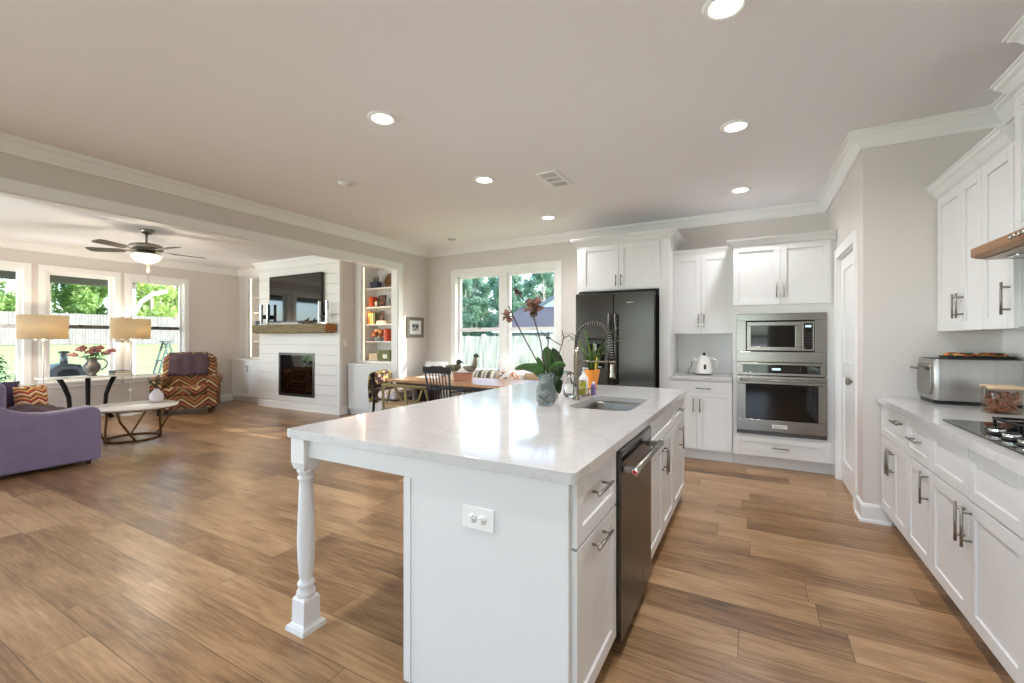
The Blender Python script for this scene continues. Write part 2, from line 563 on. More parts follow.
translucent(M['shade'], 0.45, S(226, 210, 180))
translucent(M['fol_a'], 0.45, S(196, 216, 130))
translucent(M['fol_b'], 0.45, S(160, 190, 108))
translucent(M['fol_c'], 0.45, S(136, 170, 140))


# ------------------------------------------------------------------ mesh building
class MB:
    def __init__(self, off=(0, 0, 0)):
        self.v = []
        self.f = []
        self.s = []
        self.o = Vector(off)
        self.X = None

    def xf(self, m=None):
        self.X = m
        return self

    def _add(self, vs, fs, smooth=False):
        b = len(self.v)
        for p in vs:
            p = Vector(p)
            if self.X is not None:
                p = self.X @ p
            self.v.append(p - self.o)
        for i, f in enumerate(fs):
            self.f.append([b + k for k in f])
            self.s.append(smooth if isinstance(smooth, bool) else smooth[i])
        return self

    def box(self, x0, x1, y0, y1, z0, z1):
        vs = [(x, y, z) for z in (z0, z1) for y in (y0, y1) for x in (x0, x1)]
        return self._add(vs, [(0, 2, 3, 1), (4, 5, 7, 6), (0, 1, 5, 4), (1, 3, 7, 5), (3, 2, 6, 7), (2, 0, 4, 6)])

    def loft(self, rings, caps=True, smooth=True):
        n = len(rings[0])
        vs = [p for r in rings for p in r]
        fs, sm = [], []
        for i in range(len(rings) - 1):
            for k in range(n):
                a, b = i * n + k, i * n + (k + 1) % n
                fs.append((a, b, b + n, a + n))
                sm.append(smooth)
        if caps:
            fs.append(tuple(range(n))[::-1])
            fs.append(tuple((len(rings) - 1) * n + k for k in range(n)))
            sm += [False, False]
        return self._add(vs, fs, sm)

    def lathe(self, prof, c=(0, 0, 0), n=24, caps=True, sx=1.0, sy=1.0):
        rings = [[(c[0] + max(r, 1e-4) * sx * cos(2 * pi * k / n), c[1] + max(r, 1e-4) * sy * sin(2 * pi * k / n), c[2] + z)
                  for k in range(n)] for r, z in prof]
        return self.loft(rings, caps)

    def tube(self, pts, r, n=8, flat=1.0, caps=True):
        pts = [Vector(p) for p in pts]
        rr = r if isinstance(r, (list, tuple)) else [r] * len(pts)
        rings = []
        t0 = (pts[1] - pts[0]).normalized()
        up = Vector((0, 0, 1)) if abs(t0.z) < 0.9 else Vector((1, 0, 0))
        u = t0.cross(up).normalized()
        for i, p in enumerate(pts):
            a = pts[max(0, i - 1)]
            b = pts[min(len(pts) - 1, i + 1)]
            t = (b - a).normalized()
            u = (u - t * u.dot(t)).normalized()
            w = t.cross(u)
            rings.append([p + (u * cos(2 * pi * k / n) + w * sin(2 * pi * k / n) * flat) * rr[i] for k in range(n)])
        return self.loft(rings, caps)

    def ell(self, c, r, n=16, m=10, rot=None):
        rings = []
        for i in range(m + 1):
            a = -pi / 2 + pi * i / m
            rings.append([(r[0] * max(cos(a), 1e-3) * cos(2 * pi * k / n), r[1] * max(cos(a), 1e-3) * sin(2 * pi * k / n), r[2] * sin(a)) for k in range(n)])
        if rot is not None:
            rings = [[rot @ Vector(p) for p in q] for q in rings]
        rings = [[Vector(p) + Vector(c) for p in q] for q in rings]
        return self.loft(rings, True)

    def prism(self, poly, axis, a, b, smooth=False):
        def P(u, w, t):
            return {'X': (t, u, w), 'Y': (u, t, w), 'Z': (u, w, t)}[axis]
        n = len(poly)
        vs = [P(u, w, a) for u, w in poly] + [P(u, w, b) for u, w in poly]
        fs = [tuple(range(n)), tuple(range(n, 2 * n))[::-1]]
        fs += [(k, (k + 1) % n, n + (k + 1) % n, n + k) for k in range(n)]
        return self._add(vs, fs, [False, False] + [smooth] * n)

    def grid(self, fn, nu, nv, smooth=True):
        vs = [fn(i / nu, j / nv) for j in range(nv + 1) for i in range(nu + 1)]
        fs = [(j * (nu + 1) + i, j * (nu + 1) + i + 1, (j + 1) * (nu + 1) + i + 1, (j + 1) * (nu + 1) + i) for j in range(nv) for i in range(nu)]
        return self._add(vs, fs, smooth)

    def slab(self, outer, holes, z0, z1):
        bm = bmesh.new()
        ed = []
        for loop in [outer] + holes:
            vs = [bm.verts.new((x, y, z1)) for x, y in loop]
            ed += [bm.edges.new((vs[i], vs[(i + 1) % len(vs)])) for i in range(len(vs))]
        bmesh.ops.triangle_fill(bm, use_beauty=True, use_dissolve=False, edges=ed)
        bm.verts.index_update()
        top = [tuple(v.co) for v in bm.verts]
        tf = [tuple(v.index for v in f.verts) for f in bm.faces]
        be = [(e.verts[0].index, e.verts[1].index) for e in bm.edges if len(e.link_faces) == 1]
        n = len(top)
        vs = top + [(x, y, z0) for x, y, z in top]
        fs = tf + [tuple(n + k for k in f)[::-1] for f in tf] + [(a, b, n + b, n + a) for a, b in be]
        bm.free()
        return self._add(vs, fs)

    def build(self, name, material, parent=None, loc=None, rz=0.0, bevel=0.0, seg=2, solid=0.0, sub=0, recalc=True):
        me = bpy.data.meshes.new(name)
        me.from_pydata([tuple(p) for p in self.v], [], self.f)
        for p, s in zip(me.polygons, self.s):
            p.use_smooth = s
        if recalc:
            bm = bmesh.new()
            bm.from_mesh(me)
            bmesh.ops.recalc_face_normals(bm, faces=bm.faces)
            bm.to_mesh(me)
            bm.free()
        me.materials.append(material)
        o = bpy.data.objects.new(name, me)
        COL.objects.link(o)
        if parent is not None:
            o.parent = parent
        o.location = loc if loc is not None else (tuple(self.o) if parent is None else (0, 0, 0))
        o.rotation_euler = (0, 0, rz)
        if solid:
            q = o.modifiers.new('solid', 'SOLIDIFY')
            q.thickness = solid
            q.offset = 0
        if bevel:
            q = o.modifiers.new('bevel', 'BEVEL')
            q.width = bevel
            q.segments = seg
            q.limit_method = 'ANGLE'
            q.angle_limit = R(35)
        if sub:
            q = o.modifiers.new('sub', 'SUBSURF')
            q.levels = sub
            q.render_levels = sub
        return o


def thing(name, label, cat, loc=(0, 0, 0), rz=0.0, group=None):
    o = bpy.data.objects.new(name, None)
    o.empty_display_size = 0.1
    COL.objects.link(o)
    o.location = loc
    o.rotation_euler = (0, 0, rz)
    return tag(o, label, cat, group)


def tag(o, label, cat, group=None, kind=None):
    o['label'] = label
    o['category'] = cat
    if group:
        o['group'] = group
    if kind:
        o['kind'] = kind
    return o


def struct(o):
    o['kind'] = 'structure'
    return o


def kids(o):
    return [c for c in COL.objects if c.parent == o]


def dup(root, loc, rz, label, group=None):
    r = root.copy()
    COL.objects.link(r)
    r.location = loc
    r.rotation_euler = (0, 0, rz)
    r['label'] = label
    if group:
        r['group'] = group
    for ch in kids(root):
        c = ch.copy()
        COL.objects.link(c)
        c.parent = r
        for g in kids(ch):
            d = g.copy()
            COL.objects.link(d)
            d.parent = c
    return r


def rrect(x0, x1, y0, y1, r, n=5):
    pts = []
    for cx, cy, a0 in ((x1 - r, y1 - r, 0), (x0 + r, y1 - r, 90), (x0 + r, y0 + r, 180), (x1 - r, y0 + r, 270)):
        for k in range(n + 1):
            a = R(a0 + 90 * k / n)
            pts.append((cx + r * cos(a), cy + r * sin(a)))
    return pts


def arc(c, r, a0, a1, n, plane='XZ'):
    out = []
    for k in range(n + 1):
        a = R(a0 + (a1 - a0) * k / n)
        u, w = r * cos(a), r * sin(a)
        out.append({'XZ': (c[0] + u, c[1], c[2] + w), 'YZ': (c[0], c[1] + u, c[2] + w), 'XY': (c[0] + u, c[1] + w, c[2])}[plane])
    return out

# ================================================================== SETTING
H = 2.82           # ceiling
XL = -4.87         # kitchen face of the wall with the wide opening
XW = -9.92         # wall with the three windows
YB = 5.86          # kitchen back wall
YL = 5.60          # living room back wall
XR = 1.43          # right wall
XP = 0.70          # pantry wall
YS = 4.04          # short wall beside the right counter
YR = -3.5          # rear wall behind the camera

struct(MB().box(-10.1, 1.6, YR - 0.15, 6.1, -0.05, 0).build('floor', M['floor']))
struct(MB().box(-10.1, 1.6, YR - 0.15, 6.1, H, H + 0.1).build('ceiling', M['ceil']))


def wall_with_openings(name, axis, t0, t1, a0, a1, z0, z1, holes, material):
    """wall slab between t0..t1 (thickness); runs a0..a1 along the other axis; holes = (a, b, z, z)"""
    b = MB()

    def put(p, q, r, s):
        if q - p < 1e-5 or s - r < 1e-5:
            return
        if axis == 'X':
            b.box(p, q, t0, t1, r, s)
        else:
            b.box(t0, t1, p, q, r, s)
    cur = a0
    for (p, q, r, s) in sorted(holes):
        put(cur, p, z0, z1)
        put(p, q, z0, r)
        put(p, q, s, z1)
        cur = q
    put(cur, a1, z0, z1)
    return struct(b.build(name, material))


BW = (-4.26, -2.49, 0.80, 2.36)                     # back window opening
wall_with_openings('wall_back', 'X', YB, YB + 0.14, XL - 0.12, XP + 0.1, 0, H, [BW], M['wall'])
wall_with_openings('wall_left', 'Y', XL - 0.12, XL, YR, YB, 0, H, [(YR + 0.6, 5.17, 0, 2.42)], M['wall'])
LWINS = [(1.39, 2.42), (2.50, 3.53), (3.585, 4.615)]
LW_OPEN = [(a + 0.085, b - 0.085, 0.615, 2.425) for a, b in LWINS]
wall_with_openings('wall_windows', 'Y', XW - 0.16, XW, YR, YL + 0.4, 0, H, LW_OPEN + [(-2.8, 0.6, 0.2, 2.4)], M['wall'])
NL = (-9.56, -8.84, 0.94, 2.64)
NR = (-6.14, -5.22, 0.94, 2.62)
wall_with_openings('wall_living', 'X', YL, YL + 0.38, XW, XL - 0.12, 0, H, [NL, NR], M['wall'])
struct(MB().box(XW, XL - 0.12, YL + 0.38, YL + 0.42, 0, H).build('wall_niche', M['trim']))
wall_with_openings('wall_pantry', 'Y', XP, XP + 0.12, YS, YB + 0.14, 0, H, [(4.31, 5.12, 0, 2.08)], M['wall'])
struct(MB().box(XP + 0.12, XR + 0.15, YS, YS + 0.12, 0, H).build('wall_short', M['wall']))
struct(MB().box(XR, XR + 0.15, YR, YS, 0, H).build('wall_right', M['wall']))
wall_with_openings('wall_rear', 'X', YR - 0.15, YR, -10.08, XR + 0.15, 0, H,
                   [(-9.4, -5.4, 0.25, 2.45), (-3.6, 0.4, 0.25, 2.45)], M['wall'])
struct(MB().box(XP + 0.6, XP + 0.65, YS + 0.12, YB + 0.14, 0, H).build('wall_closet', M['wall']))

# fireplace breast: planked front, painted return
FB0, FB1, FBY = -8.66, -6.33, 5.28
FI = (-8.02, -6.985, 0.25, 1.065)
bb = MB()
bb.box(FB0, FB1, FBY + 0.02, FBY + 0.1, 0, FI[2])
bb.box(FB0, FB1, FBY + 0.02, FBY + 0.1, FI[3], H)
bb.box(FB0, FI[0], FBY + 0.02, FBY + 0.1, FI[2], FI[3])
bb.box(FI[1], FB1, FBY + 0.02, FBY + 0.1, FI[2], FI[3])
bb.box(FB0, FB1, FBY + 0.1, YL, 1.25, H)
bb.box(FB0, FI[0], FBY + 0.1, YL, 0, 1.25)
bb.box(FI[1], FB1, FBY + 0.1, YL, 0, 1.25)
breast = struct(bb.build('wall_fireplace', M['wall']))
sh = MB()
z = 0.14
while z < H - 0.1:
    t = min(z + 0.176, H)
    if t < FI[2] or z > FI[3]:
        sh.box(FB0, FB1, FBY, FBY + 0.02, z + 0.004, t)
    else:
        sh.box(FB0, FI[0], FBY, FBY + 0.02, z + 0.004, t)
        sh.box(FI[1], FB1, FBY, FBY + 0.02, z + 0.004, t)
        if z < FI[2]:
            sh.box(FI[0], FI[1], FBY, FBY + 0.02, z + 0.004, FI[2])
        if t > FI[3]:
            sh.box(FI[0], FI[1], FBY, FBY + 0.02, FI[3], t)
    z += 0.18
sh.build('shiplap', M['ship'], breast, bevel=0.0015, seg=1)
MB().box(FB1 - 0.03, FB1 + 0.012, FBY - 0.006, FBY + 0.05, 0.13, H - 0.1).build('corner_board', M['ship'], breast)

# crown mouldings, baseboards
CROWN = [(0, -0.115), (0.016, -0.115), (0.020, -0.098), (0.034, -0.080), (0.060, -0.040), (0.082, -0.026), (0.086, -0.014), (0.098, -0.012), (0.098, 0), (0, 0)]
BASE = [(0, 0), (0.024, 0), (0.022, 0.018), (0.014, 0.024), (0.014, 0.112), (0.008, 0.128), (0, 0.135)]


def moulding(name, prof, p0, p1, nrm, z, m0=0, m1=0, material=None, parent=None):
    """p0->p1 along a wall, nrm = into the room; m = +1 outer corner, -1 inner corner, 0 square end"""
    p0, p1, nrm = Vector(p0), Vector(p1), Vector(nrm)
    d = (p1 - p0).normalized()
    b = MB()
    ra = [tuple((p0 + nrm * n_ - d * (m0 * n_)).to_tuple()) + (z + h,) for n_, h in prof]
    rb = [tuple((p1 + nrm * n_ + d * (m1 * n_)).to_tuple()) + (z + h,) for n_, h in prof]
    n = len(prof)
    b._add(ra + rb, [tuple(range(n)), tuple(range(n, 2 * n))[::-1]] + [(k, (k + 1) % n, n + (k + 1) % n, n + k) for k in range(n)])
    return b.build(name, material or M['trim'], parent)


G = 0.0
for nm, a, b_, nr, m0, m1 in (
        ('trim_1', (XL, YB), (XP, YB), (0, -1), -1, -1),
        ('trim_2', (XL, YR), (XL, YB), (1, 0), -1, -1),
        ('trim_3', (XP, YS), (XP, YB), (-1, 0), 1, -1),
        ('trim_4', (XP, YS), (XR, YS), (0, -1), 1, -1),
        ('trim_5', (XR, 3.03), (XR, YS), (-1, 0), 0, -1),
        ('trim_6', (XW, YR), (XW, YL), (1, 0), -1, -1),
        ('trim_7', (XW, YL), (FB0, YL), (0, -1), -1, -1),
        ('trim_8', (FB0, YL), (FB0, FBY), (-1, 0), -1, 1),
        ('trim_9', (FB0, FBY), (FB1, FBY), (0, -1), 1, 1),
        ('trim_10', (FB1, YL), (FB1, FBY), (1, 0), -1, 1),
        ('trim_11', (FB1, YL), (XL - 0.12, YL), (0, -1), -1, -1),
        ('trim_12', (XL - 0.12, YR), (XL - 0.12, YL), (-1, 0), -1, -1)):
    struct(moulding(nm, CROWN, a, b_, nr, H, m0, m1))
for nm, a, b_, nr, m0, m1 in (
        ('baseboard_back', (XL, YB), (-1.93, YB), (0, -1), -1, 0),
        ('baseboard_left', (XL, 5.28), (XL, YB), (1, 0), 0, -1),
        ('baseboard_pantry', (XP, YS), (XP, 4.22), (-1, 0), 1, 0),
        ('baseboard_short', (XP, YS), (0.86, YS), (0, -1), 1, 0),
        ('baseboard_windows', (XW, YR), (XW, 5.46), (1, 0), -1, 0),
        ('baseboard_fireplace', (FB0, FBY), (FB1, FBY), (0, -1), 1, 1),
        ('baseboard_breast_side', (FB1, 5.45), (FB1, FBY), (1, 0), 0, 1),
        ('baseboard_breast_far_side', (FB0, 5.45), (FB0, FBY), (-1, 0), 0, 1)):
    struct(moulding(nm, BASE, a, b_, nr, 0, m0, m1))

# casing of the wide opening to the living room (both faces and the reveal)
ca = MB()
for x0, x1 in ((XL, XL + 0.018), (XL - 0.138, XL - 0.12)):
    ca.box(x0, x1, YR + 0.5, 5.27, 2.42, 2.515)
    ca.box(x0, x1, 5.17, 5.27, 0, 2.42)
ca.box(XL - 0.12, XL, YR + 0.6, 5.17, 2.408, 2.42)
ca.box(XL - 0.12, XL, 5.158, 5.17, 0, 2.408)
struct(ca.build('trim_13', M['trim'], bevel=0.002))

# soffit above the hood cabinet
struct(MB().box(1.19, XR, 2.05, 3.02, 2.60, H).build('wall_soffit', M['wall']))
struct(moulding('trim_14', CROWN, (1.19, 2.05), (1.19, 3.02), (-1, 0), H, 0, 1))
struct(moulding('trim_15', CROWN, (1.19, 3.02), (XR, 3.02), (0, 1), H, 1, 0))


# ------------------------------------------------------------------ windows
def window(name, axis, face, out, a0, a1, z0, z1, wt, units, case, rail_z, rail_mat, ledge, sash_w=0.045):
    """axis the wall runs along; face = room face coordinate; out = +1/-1 outward direction; opening a0..a1"""
    def bx(b, p, q, d0, d1, r, s):
        lo, hi = sorted((face + out * d0, face + out * d1))
        if axis == 'X':
            b.box(p, q, lo, hi, r, s)
        else:
            b.box(lo, hi, p, q, r, s)
    c = MB()
    bx(c, a0 - case, a0, -0.02, 0.0, z0 - case, z1 + case)
    bx(c, a1, a1 + case, -0.02, 0.0, z0 - case, z1 + case)
    bx(c, a0, a1, -0.02, 0.0, z1, z1 + case)
    bx(c, a0, a1, -0.02, 0.0, z0 - case, z0)
    if ledge:
        bx(c, a0 - case - 0.02, a1 + case + 0.02, -0.045, -0.02, z0 - 0.015, z0 + 0.01)
    w = struct(c.build(name, M['trim'], bevel=0.003))
    f = MB()
    jt = 0.012
    bx(f, a0, a0 + jt, 0, wt, z0, z1)
    bx(f, a1 - jt, a1, 0, wt, z0, z1)
    bx(f, a0 + jt, a1 - jt, 0, wt, z1 - jt, z1)
    bx(f, a0 + jt, a1 - jt, 0, wt, z0, z0 + jt)
    f.build('jamb', M['trim'], w)
    for (p, q) in units:
        s = MB()
        bx(s, p, p + sash_w, 0.05, 0.09, z0 + jt, z1 - jt)
        bx(s, q - sash_w, q, 0.05, 0.09, z0 + jt, z1 - jt)
        bx(s, p + sash_w, q - sash_w, 0.05, 0.09, z1 - jt - sash_w, z1 - jt)
        bx(s, p + sash_w, q - sash_w, 0.05, 0.09, z0 + jt, z0 + jt + sash_w)
        sash = s.build('sash', M['trim'], w, bevel=0.002)
        r = MB()
        bx(r, p + sash_w, q - sash_w, 0.055, 0.10, rail_z - 0.03, rail_z + 0.03)
        r.build('meeting_rail', rail_mat, w, bevel=0.002)
        g = MB()
        bx(g, p + sash_w, q - sash_w, 0.068, 0.072, z0 + jt + sash_w, rail_z - 0.03)
        bx(g, p + sash_w, q - sash_w, 0.068, 0.072, rail_z + 0.03, z1 - jt - sash_w)
        g.build('pane', M['glass'], sash)
        lk = MB()
        mid = (p + q) / 2
        bx(lk, mid - 0.03, mid + 0.03, 0.04, 0.056, rail_z + 0.012, rail_z + 0.032)
        lk.build('sash_lock', M['steelh'] if rail_mat is M['trim'] else M['black'], w)
    return w


M['rail_dark'] = mat('dark_screen_rail', S(92, 88, 84), 0.5, var=0.03)
wb_ = window('window_1', 'X', YB, 1, BW[0], BW[1], BW[2], BW[3], 0.14, [(-4.248, -3.43), (-3.32, -2.502)], 0.09, 1.475, M['trim'], True)
MB().box(-3.43, -3.32, YB + 0.03, YB + 0.12, BW[2] + 0.012, BW[3] - 0.012).build('mullion', M['trim'], wb_, bevel=0.003)
for i, (a, b_) in enumerate(LWINS):
    o0, o1, z0, z1 = LW_OPEN[i]
    window('window_%d' % (i + 2), 'Y', XW, -1, o0, o1, z0, z1, 0.16, [(o0 + 0.012, o1 - 0.012)], 0.085, 1.53, M['rail_dark'] if i else M['trim'], True)
window('window_7', 'Y', XW, -1, -2.8, 0.6, 0.2, 2.4, 0.16, [(-2.788, -1.1), (-1.1, 0.588)], 0.085, 1.3, M['trim'], False)  # unseen side window, added for the side fill lamp
for i, (x0, x1) in enumerate(((-9.4, -5.4), (-3.6, 0.4))):
    n_ = 2
    wd = (x1 - x0 - 0.024) / n_
    window('window_%d' % (i + 5), 'X', YR, -1, x0, x1, 0.25, 2.45, 0.15, [(x0 + 0.012 + k * wd, x0 + 0.012 + (k + 1) * wd) for k in range(n_)], 0.09, 1.4, M['trim'], False)  # unseen rear windows, added to let the rear fill lamps in

# ------------------------------------------------------------------ pantry door
dc = MB()
for a, b_ in ((4.22, 4.31), (5.12, 5.21)):
    dc.box(XP - 0.018, XP, a, b_, 0, 2.17)
dc.box(XP - 0.018, XP, 4.31, 5.12, 2.08, 2.17)
dc.box(XP, XP + 0.12, 4.31, 4.325, 0, 2.08).box(XP, XP + 0.12, 5.105, 5.12, 0, 2.08).box(XP, XP + 0.12, 4.325, 5.105, 2.065, 2.08)
door = struct(dc.build('door_1', M['trim'], bevel=0.003))
dl = MB()
dl.box(XP + 0.034, XP + 0.06, 4.328, 5.102, 0.01, 2.06)
for a, b_, r, s in ((4.328, 4.44, 0.01, 2.06), (4.99, 5.102, 0.01, 2.06), (4.44, 4.99, 0.01, 0.22), (4.44, 4.99, 1.0, 1.12), (4.44, 4.99, 1.95, 2.06)):
    dl.box(XP + 0.022, XP + 0.034, a, b_, r, s)
leaf = dl.build('door_leaf', M['trim'], door, bevel=0.002)
kb = MB()
kb.xf(Matrix.Translation((XP + 0.022, 4.385, 0.985)) @ Matrix.Rotation(R(-90), 4, 'Y'))
kb.lathe([(0.0, -0.002), (0.031, -0.002), (0.033, 0.006), (0.014, 0.010), (0.011, 0.038), (0.026, 0.046), (0.031, 0.058), (0.026, 0.072), (0.0, 0.076)], n=20)
kb.build('door_knob', M['steelh'], door)

# ================================================================== CEILING FITTINGS
proto = None
LIGHTS = [(-2.20, 2.186, 'over the near left corner of the island'), (-0.11, 2.186, 'nearest, over the aisle beside the dishwasher'),
          (-2.21, 3.49, 'between the island and the opening, second row back'), (-0.11, 3.46, 'over the aisle, second row back'),
          (-2.21, 4.95, 'in front of the dining window corner'), (-0.115, 4.96, 'in front of the wall ovens'),
          (-2.2, 0.9, 'behind the camera, over the room'), (-0.11, 0.9, 'behind the camera, over the aisle'),
          ]
for i, (x, y, w) in enumerate(LIGHTS):
    lb = 'round white recessed ceiling light ' + w
    if proto is None:
        proto = thing('recessed_light', lb, 'ceiling light', (x, y, H), 0, 'recessed lights in the kitchen ceiling')
        MB().lathe([(0.066, -0.001), (0.070, -0.010), (0.086, -0.012), (0.096, -0.006), (0.098, 0.0)], n=32, caps=False).build('trim_ring', M['trim'], proto)
        MB().lathe([(0.0, -0.006), (0.068, -0.007), (0.068, -0.002)], n=32).build('lamp_lens', M['lens'], proto)
    else:
        dup(proto, (x, y, H), 0, lb)
    d = bpy.data.lights.new('recessed_lamp', 'SPOT')
    d.energy = 42
    d.spot_size = R(150)
    d.spot_blend = 0.9
    d.color = (0.98, 0.965, 1.0)
    d.shadow_soft_size = 0.07
    o = bpy.data.objects.new('recessed_lamp', d)
    COL.objects.link(o)
    o.location = (x, y, H - 0.03)

t = thing('ceiling_vent', 'white rectangular air vent with slotted grille in the kitchen ceiling', 'air vent', (-1.63, 3.80, H))
fr = MB()
for a in ((-0.10, -0.075, -0.21, 0.21), (0.075, 0.10, -0.21, 0.21), (-0.075, 0.075, -0.21, -0.185), (-0.075, 0.075, 0.185, 0.21), (-0.075, 0.075, -0.07, -0.05), (-0.075, 0.075, 0.05, 0.07)):
    fr.box(a[0], a[1], a[2], a[3], -0.010, 0)
fr.build('frame', M['trim'], t, bevel=0.002)
MB().box(-0.075, 0.075, -0.185, 0.185, -0.002, 0).build('backing', M['grille_dark'], t)
sl = MB()
for k in range(9):
    x = -0.068 + k * 0.017
    sl.prism([(x - 0.004, -0.009), (x - 0.002, -0.009), (x + 0.004, -0.004), (x + 0.002, -0.004)], 'Y', -0.185, 0.185)
sl.build('slat', M['trim'], t)
for x, y, r, lb in ((-3.41, 2.91, 0.065, 'small round white smoke detector on the ceiling near the wide opening'),
                    (-3.95, 5.33, 0.11, 'flat round ceiling speaker plate by the dining corner')):
    t = thing('smoke_detector' if r < 0.1 else 'ceiling_plate', lb, 'smoke detector' if r < 0.1 else 'ceiling plate', (x, y, H))
    hgt = 0.035 if r < 0.1 else 0.008
    MB().lathe([(0, -hgt), (r * 0.8, -hgt), (r * 0.95, -hgt * 0.6), (r, -0.001)], n=28).build('cover', M['trim'], t)
    MB().lathe([(r * 0.35, -hgt - 0.002), (r * 0.5, -hgt - 0.003), (r * 0.5, -hgt)], n=24, caps=False).build('ring', M['slot'] if r > 0.1 else M['trim'], t)

# ================================================================== KITCHEN CABINETRY
# every cabinet is modelled facing local -Y (x to its right) and turned to face the room


def shaker(x0, x1, z0, z1, rail=0.057, th=0.02, y=0.0):
    b = MB()
    b.box(x0, x0 + rail, y - th, y, z0, z1).box(x1 - rail, x1, y - th, y, z0, z1)
    b.box(x0 + rail, x1 - rail, y - th, y, z0, z0 + rail).box(x0 + rail, x1 - rail, y - th, y, z1 - rail, z1)
    b.box(x0 + rail, x1 - rail, y - th + 0.009, y, z0 + rail, z1 - rail)
    return b


def pull(b, x, z, L, vertical, y=-0.02, out=0.032, r=0.0058):
    h = L / 2
    if vertical:
        b.tube([(x, y - out, z - h), (x, y - out, z + h)], r, 10)
        for s in (-1, 1):
            b.tube([(x, y, z + s * h * 0.68), (x, y - out, z + s * h * 0.68)], r * 0.85, 8)
    else:
        b.tube([(x - h, y - out, z), (x + h, y - out, z)], r, 10)
        for s in (-1, 1):
            b.tube([(x + s * h * 0.68, y, z), (x + s * h * 0.68, y - out, z)], r * 0.85, 8)
    return b


def front(root, kind, x0, x1, z0, z1, hx=None, hz=None, hl=0.16, vertical=True, rail=0.057):
    g = 0.0016
    o = shaker(x0 + g, x1 - g, z0 + g, z1 - g, rail).build(kind, M['cab'], root, bevel=0.0018)
    if hx is not None:
        pull(MB(), hx, hz, hl, vertical).build('handle', M['steelh'], o)
    return o


def cabinet(label, loc, rz, w, d, z0, z1, toe=True, group=None, name='base_cabinet', toe_in=0.07, end_open=None):
    t = thing(name, label, 'cabinet', loc, rz, group)
    b = MB()
    b.box(0, w, 0, d, z0, z1)
    b.build('carcass', M['cab'], t, bevel=0.001, seg=1)
    if toe:
        MB().box(0, w, toe_in, d, 0, z0).build('toe_kick', M['cab'], t)
    return t


# --- back wall: fridge enclosure, uppers, base, oven tower --------------------------------
YF = 5.20
CC = [(0, 0), (0.012, 0), (0.016, 0.014), (0.030, 0.026), (0.052, 0.060), (0.066, 0.070), (0.070, 0.086), (0.078, 0.09), (0.078, 0.10), (0, 0.10)]


def crown_on(root, runs, z, prof=CC):
    for (a, b_, nr, m0, m1) in runs:
        moulding('crown', prof, a, b_, nr, z, m0, m1, M['cab'], root)


t = thing('fridge_cabinet', 'tall white cabinet surround over and beside the refrigerator', 'cabinet', (-1.925, YF, 0))
w = 1.10
MB().box(0, w, 0.0, 0.655, 1.905, 2.47).build('carcass', M['cab'], t, bevel=0.001, seg=1)
MB().box(0, 0.022, 0.0, 0.655, 0, 1.905).build('side_panel', M['cab'], t, bevel=0.001)
MB().box(0.985, w, 0.0, 0.655, 0, 1.905).build('side_panel', M['cab'], t, bevel=0.001)
front(t, 'door', 0.062, 0.526, 1.915, 2.452, 0.496, 2.02, 0.13)
front(t, 'door', 0.526, 0.990, 1.915, 2.452, 0.556, 2.02, 0.13)
crown_on(t, [((0, 0), (w, 0), (0, -1), 1, 1), ((w, 0), (w, 0.655), (1, 0), 1, 0), ((0, 0), (0, 0.655), (-1, 0), 1, 0)], 2.455)
MB().box(0.004, w - 0.004, 0.004, 0.655, 2.47, 2.55).build('crown_backing', M['cab'], t)

t = thing('upper_cabinet', 'white two door wall cabinet above the counter with the kettle', 'cabinet', (-0.825, 5.50, 0), 0, 'white wall cabinets')
w = 0.632
MB().box(0, w, 0, 0.355, 1.40, 2.30).build('carcass', M['cab'], t, bevel=0.001, seg=1)
front(t, 'door', 0.0, 0.300, 1.385, 2.285, 0.272, 1.535, 0.15)
front(t, 'door', 0.300, 0.628, 1.385, 2.285, 0.330, 1.535, 0.15)
crown_on(t, [((0, 0), (w, 0), (0, -1), 0, 0)], 2.285, [(0, 0), (0.012, 0), (0.016, 0.02), (0.03, 0.05), (0.04, 0.06), (0.045, 0.075), (0, 0.075)])
MB().box(0.004, w - 0.004, 0.004, 0.355, 2.30, 2.355).build('crown_backing', M['cab'], t)
lk = MB()
lk.box(0.268, 0.334, -0.062, -0.050, 1.478, 1.500)
lk.build('child_lock', M['white_plastic'], t, bevel=0.002)

t = cabinet('white base cabinet under the kettle counter with one drawer and two doors', (-0.825, YF, 0), 0, 0.632, 0.655, 0.115, 0.875, group='white base cabinets')
front(t, 'drawer', 0.0, 0.628, 0.70, 0.862, 0.35, 0.79, 0.15, False, 0.045)
front(t, 'door', 0.0, 0.283, 0.125, 0.695, 0.250, 0.605, 0.15)
front(t, 'door', 0.283, 0.628, 0.125, 0.695, 0.316, 0.605, 0.15)

tag(MB((-0.825, 5.165, 0.875)).box(-0.825, -0.195, 5.165, 5.853, 0.875, 0.913).build('countertop', M['quartz'], bevel=0.003),
    'short white quartz countertop on the base cabinet beside the wall ovens', 'countertop', 'quartz countertops')
struct(MB().box(-0.825, -0.195, 5.853, 5.86, 0.913, 1.40).build('wall_backsplash', M['tile']))

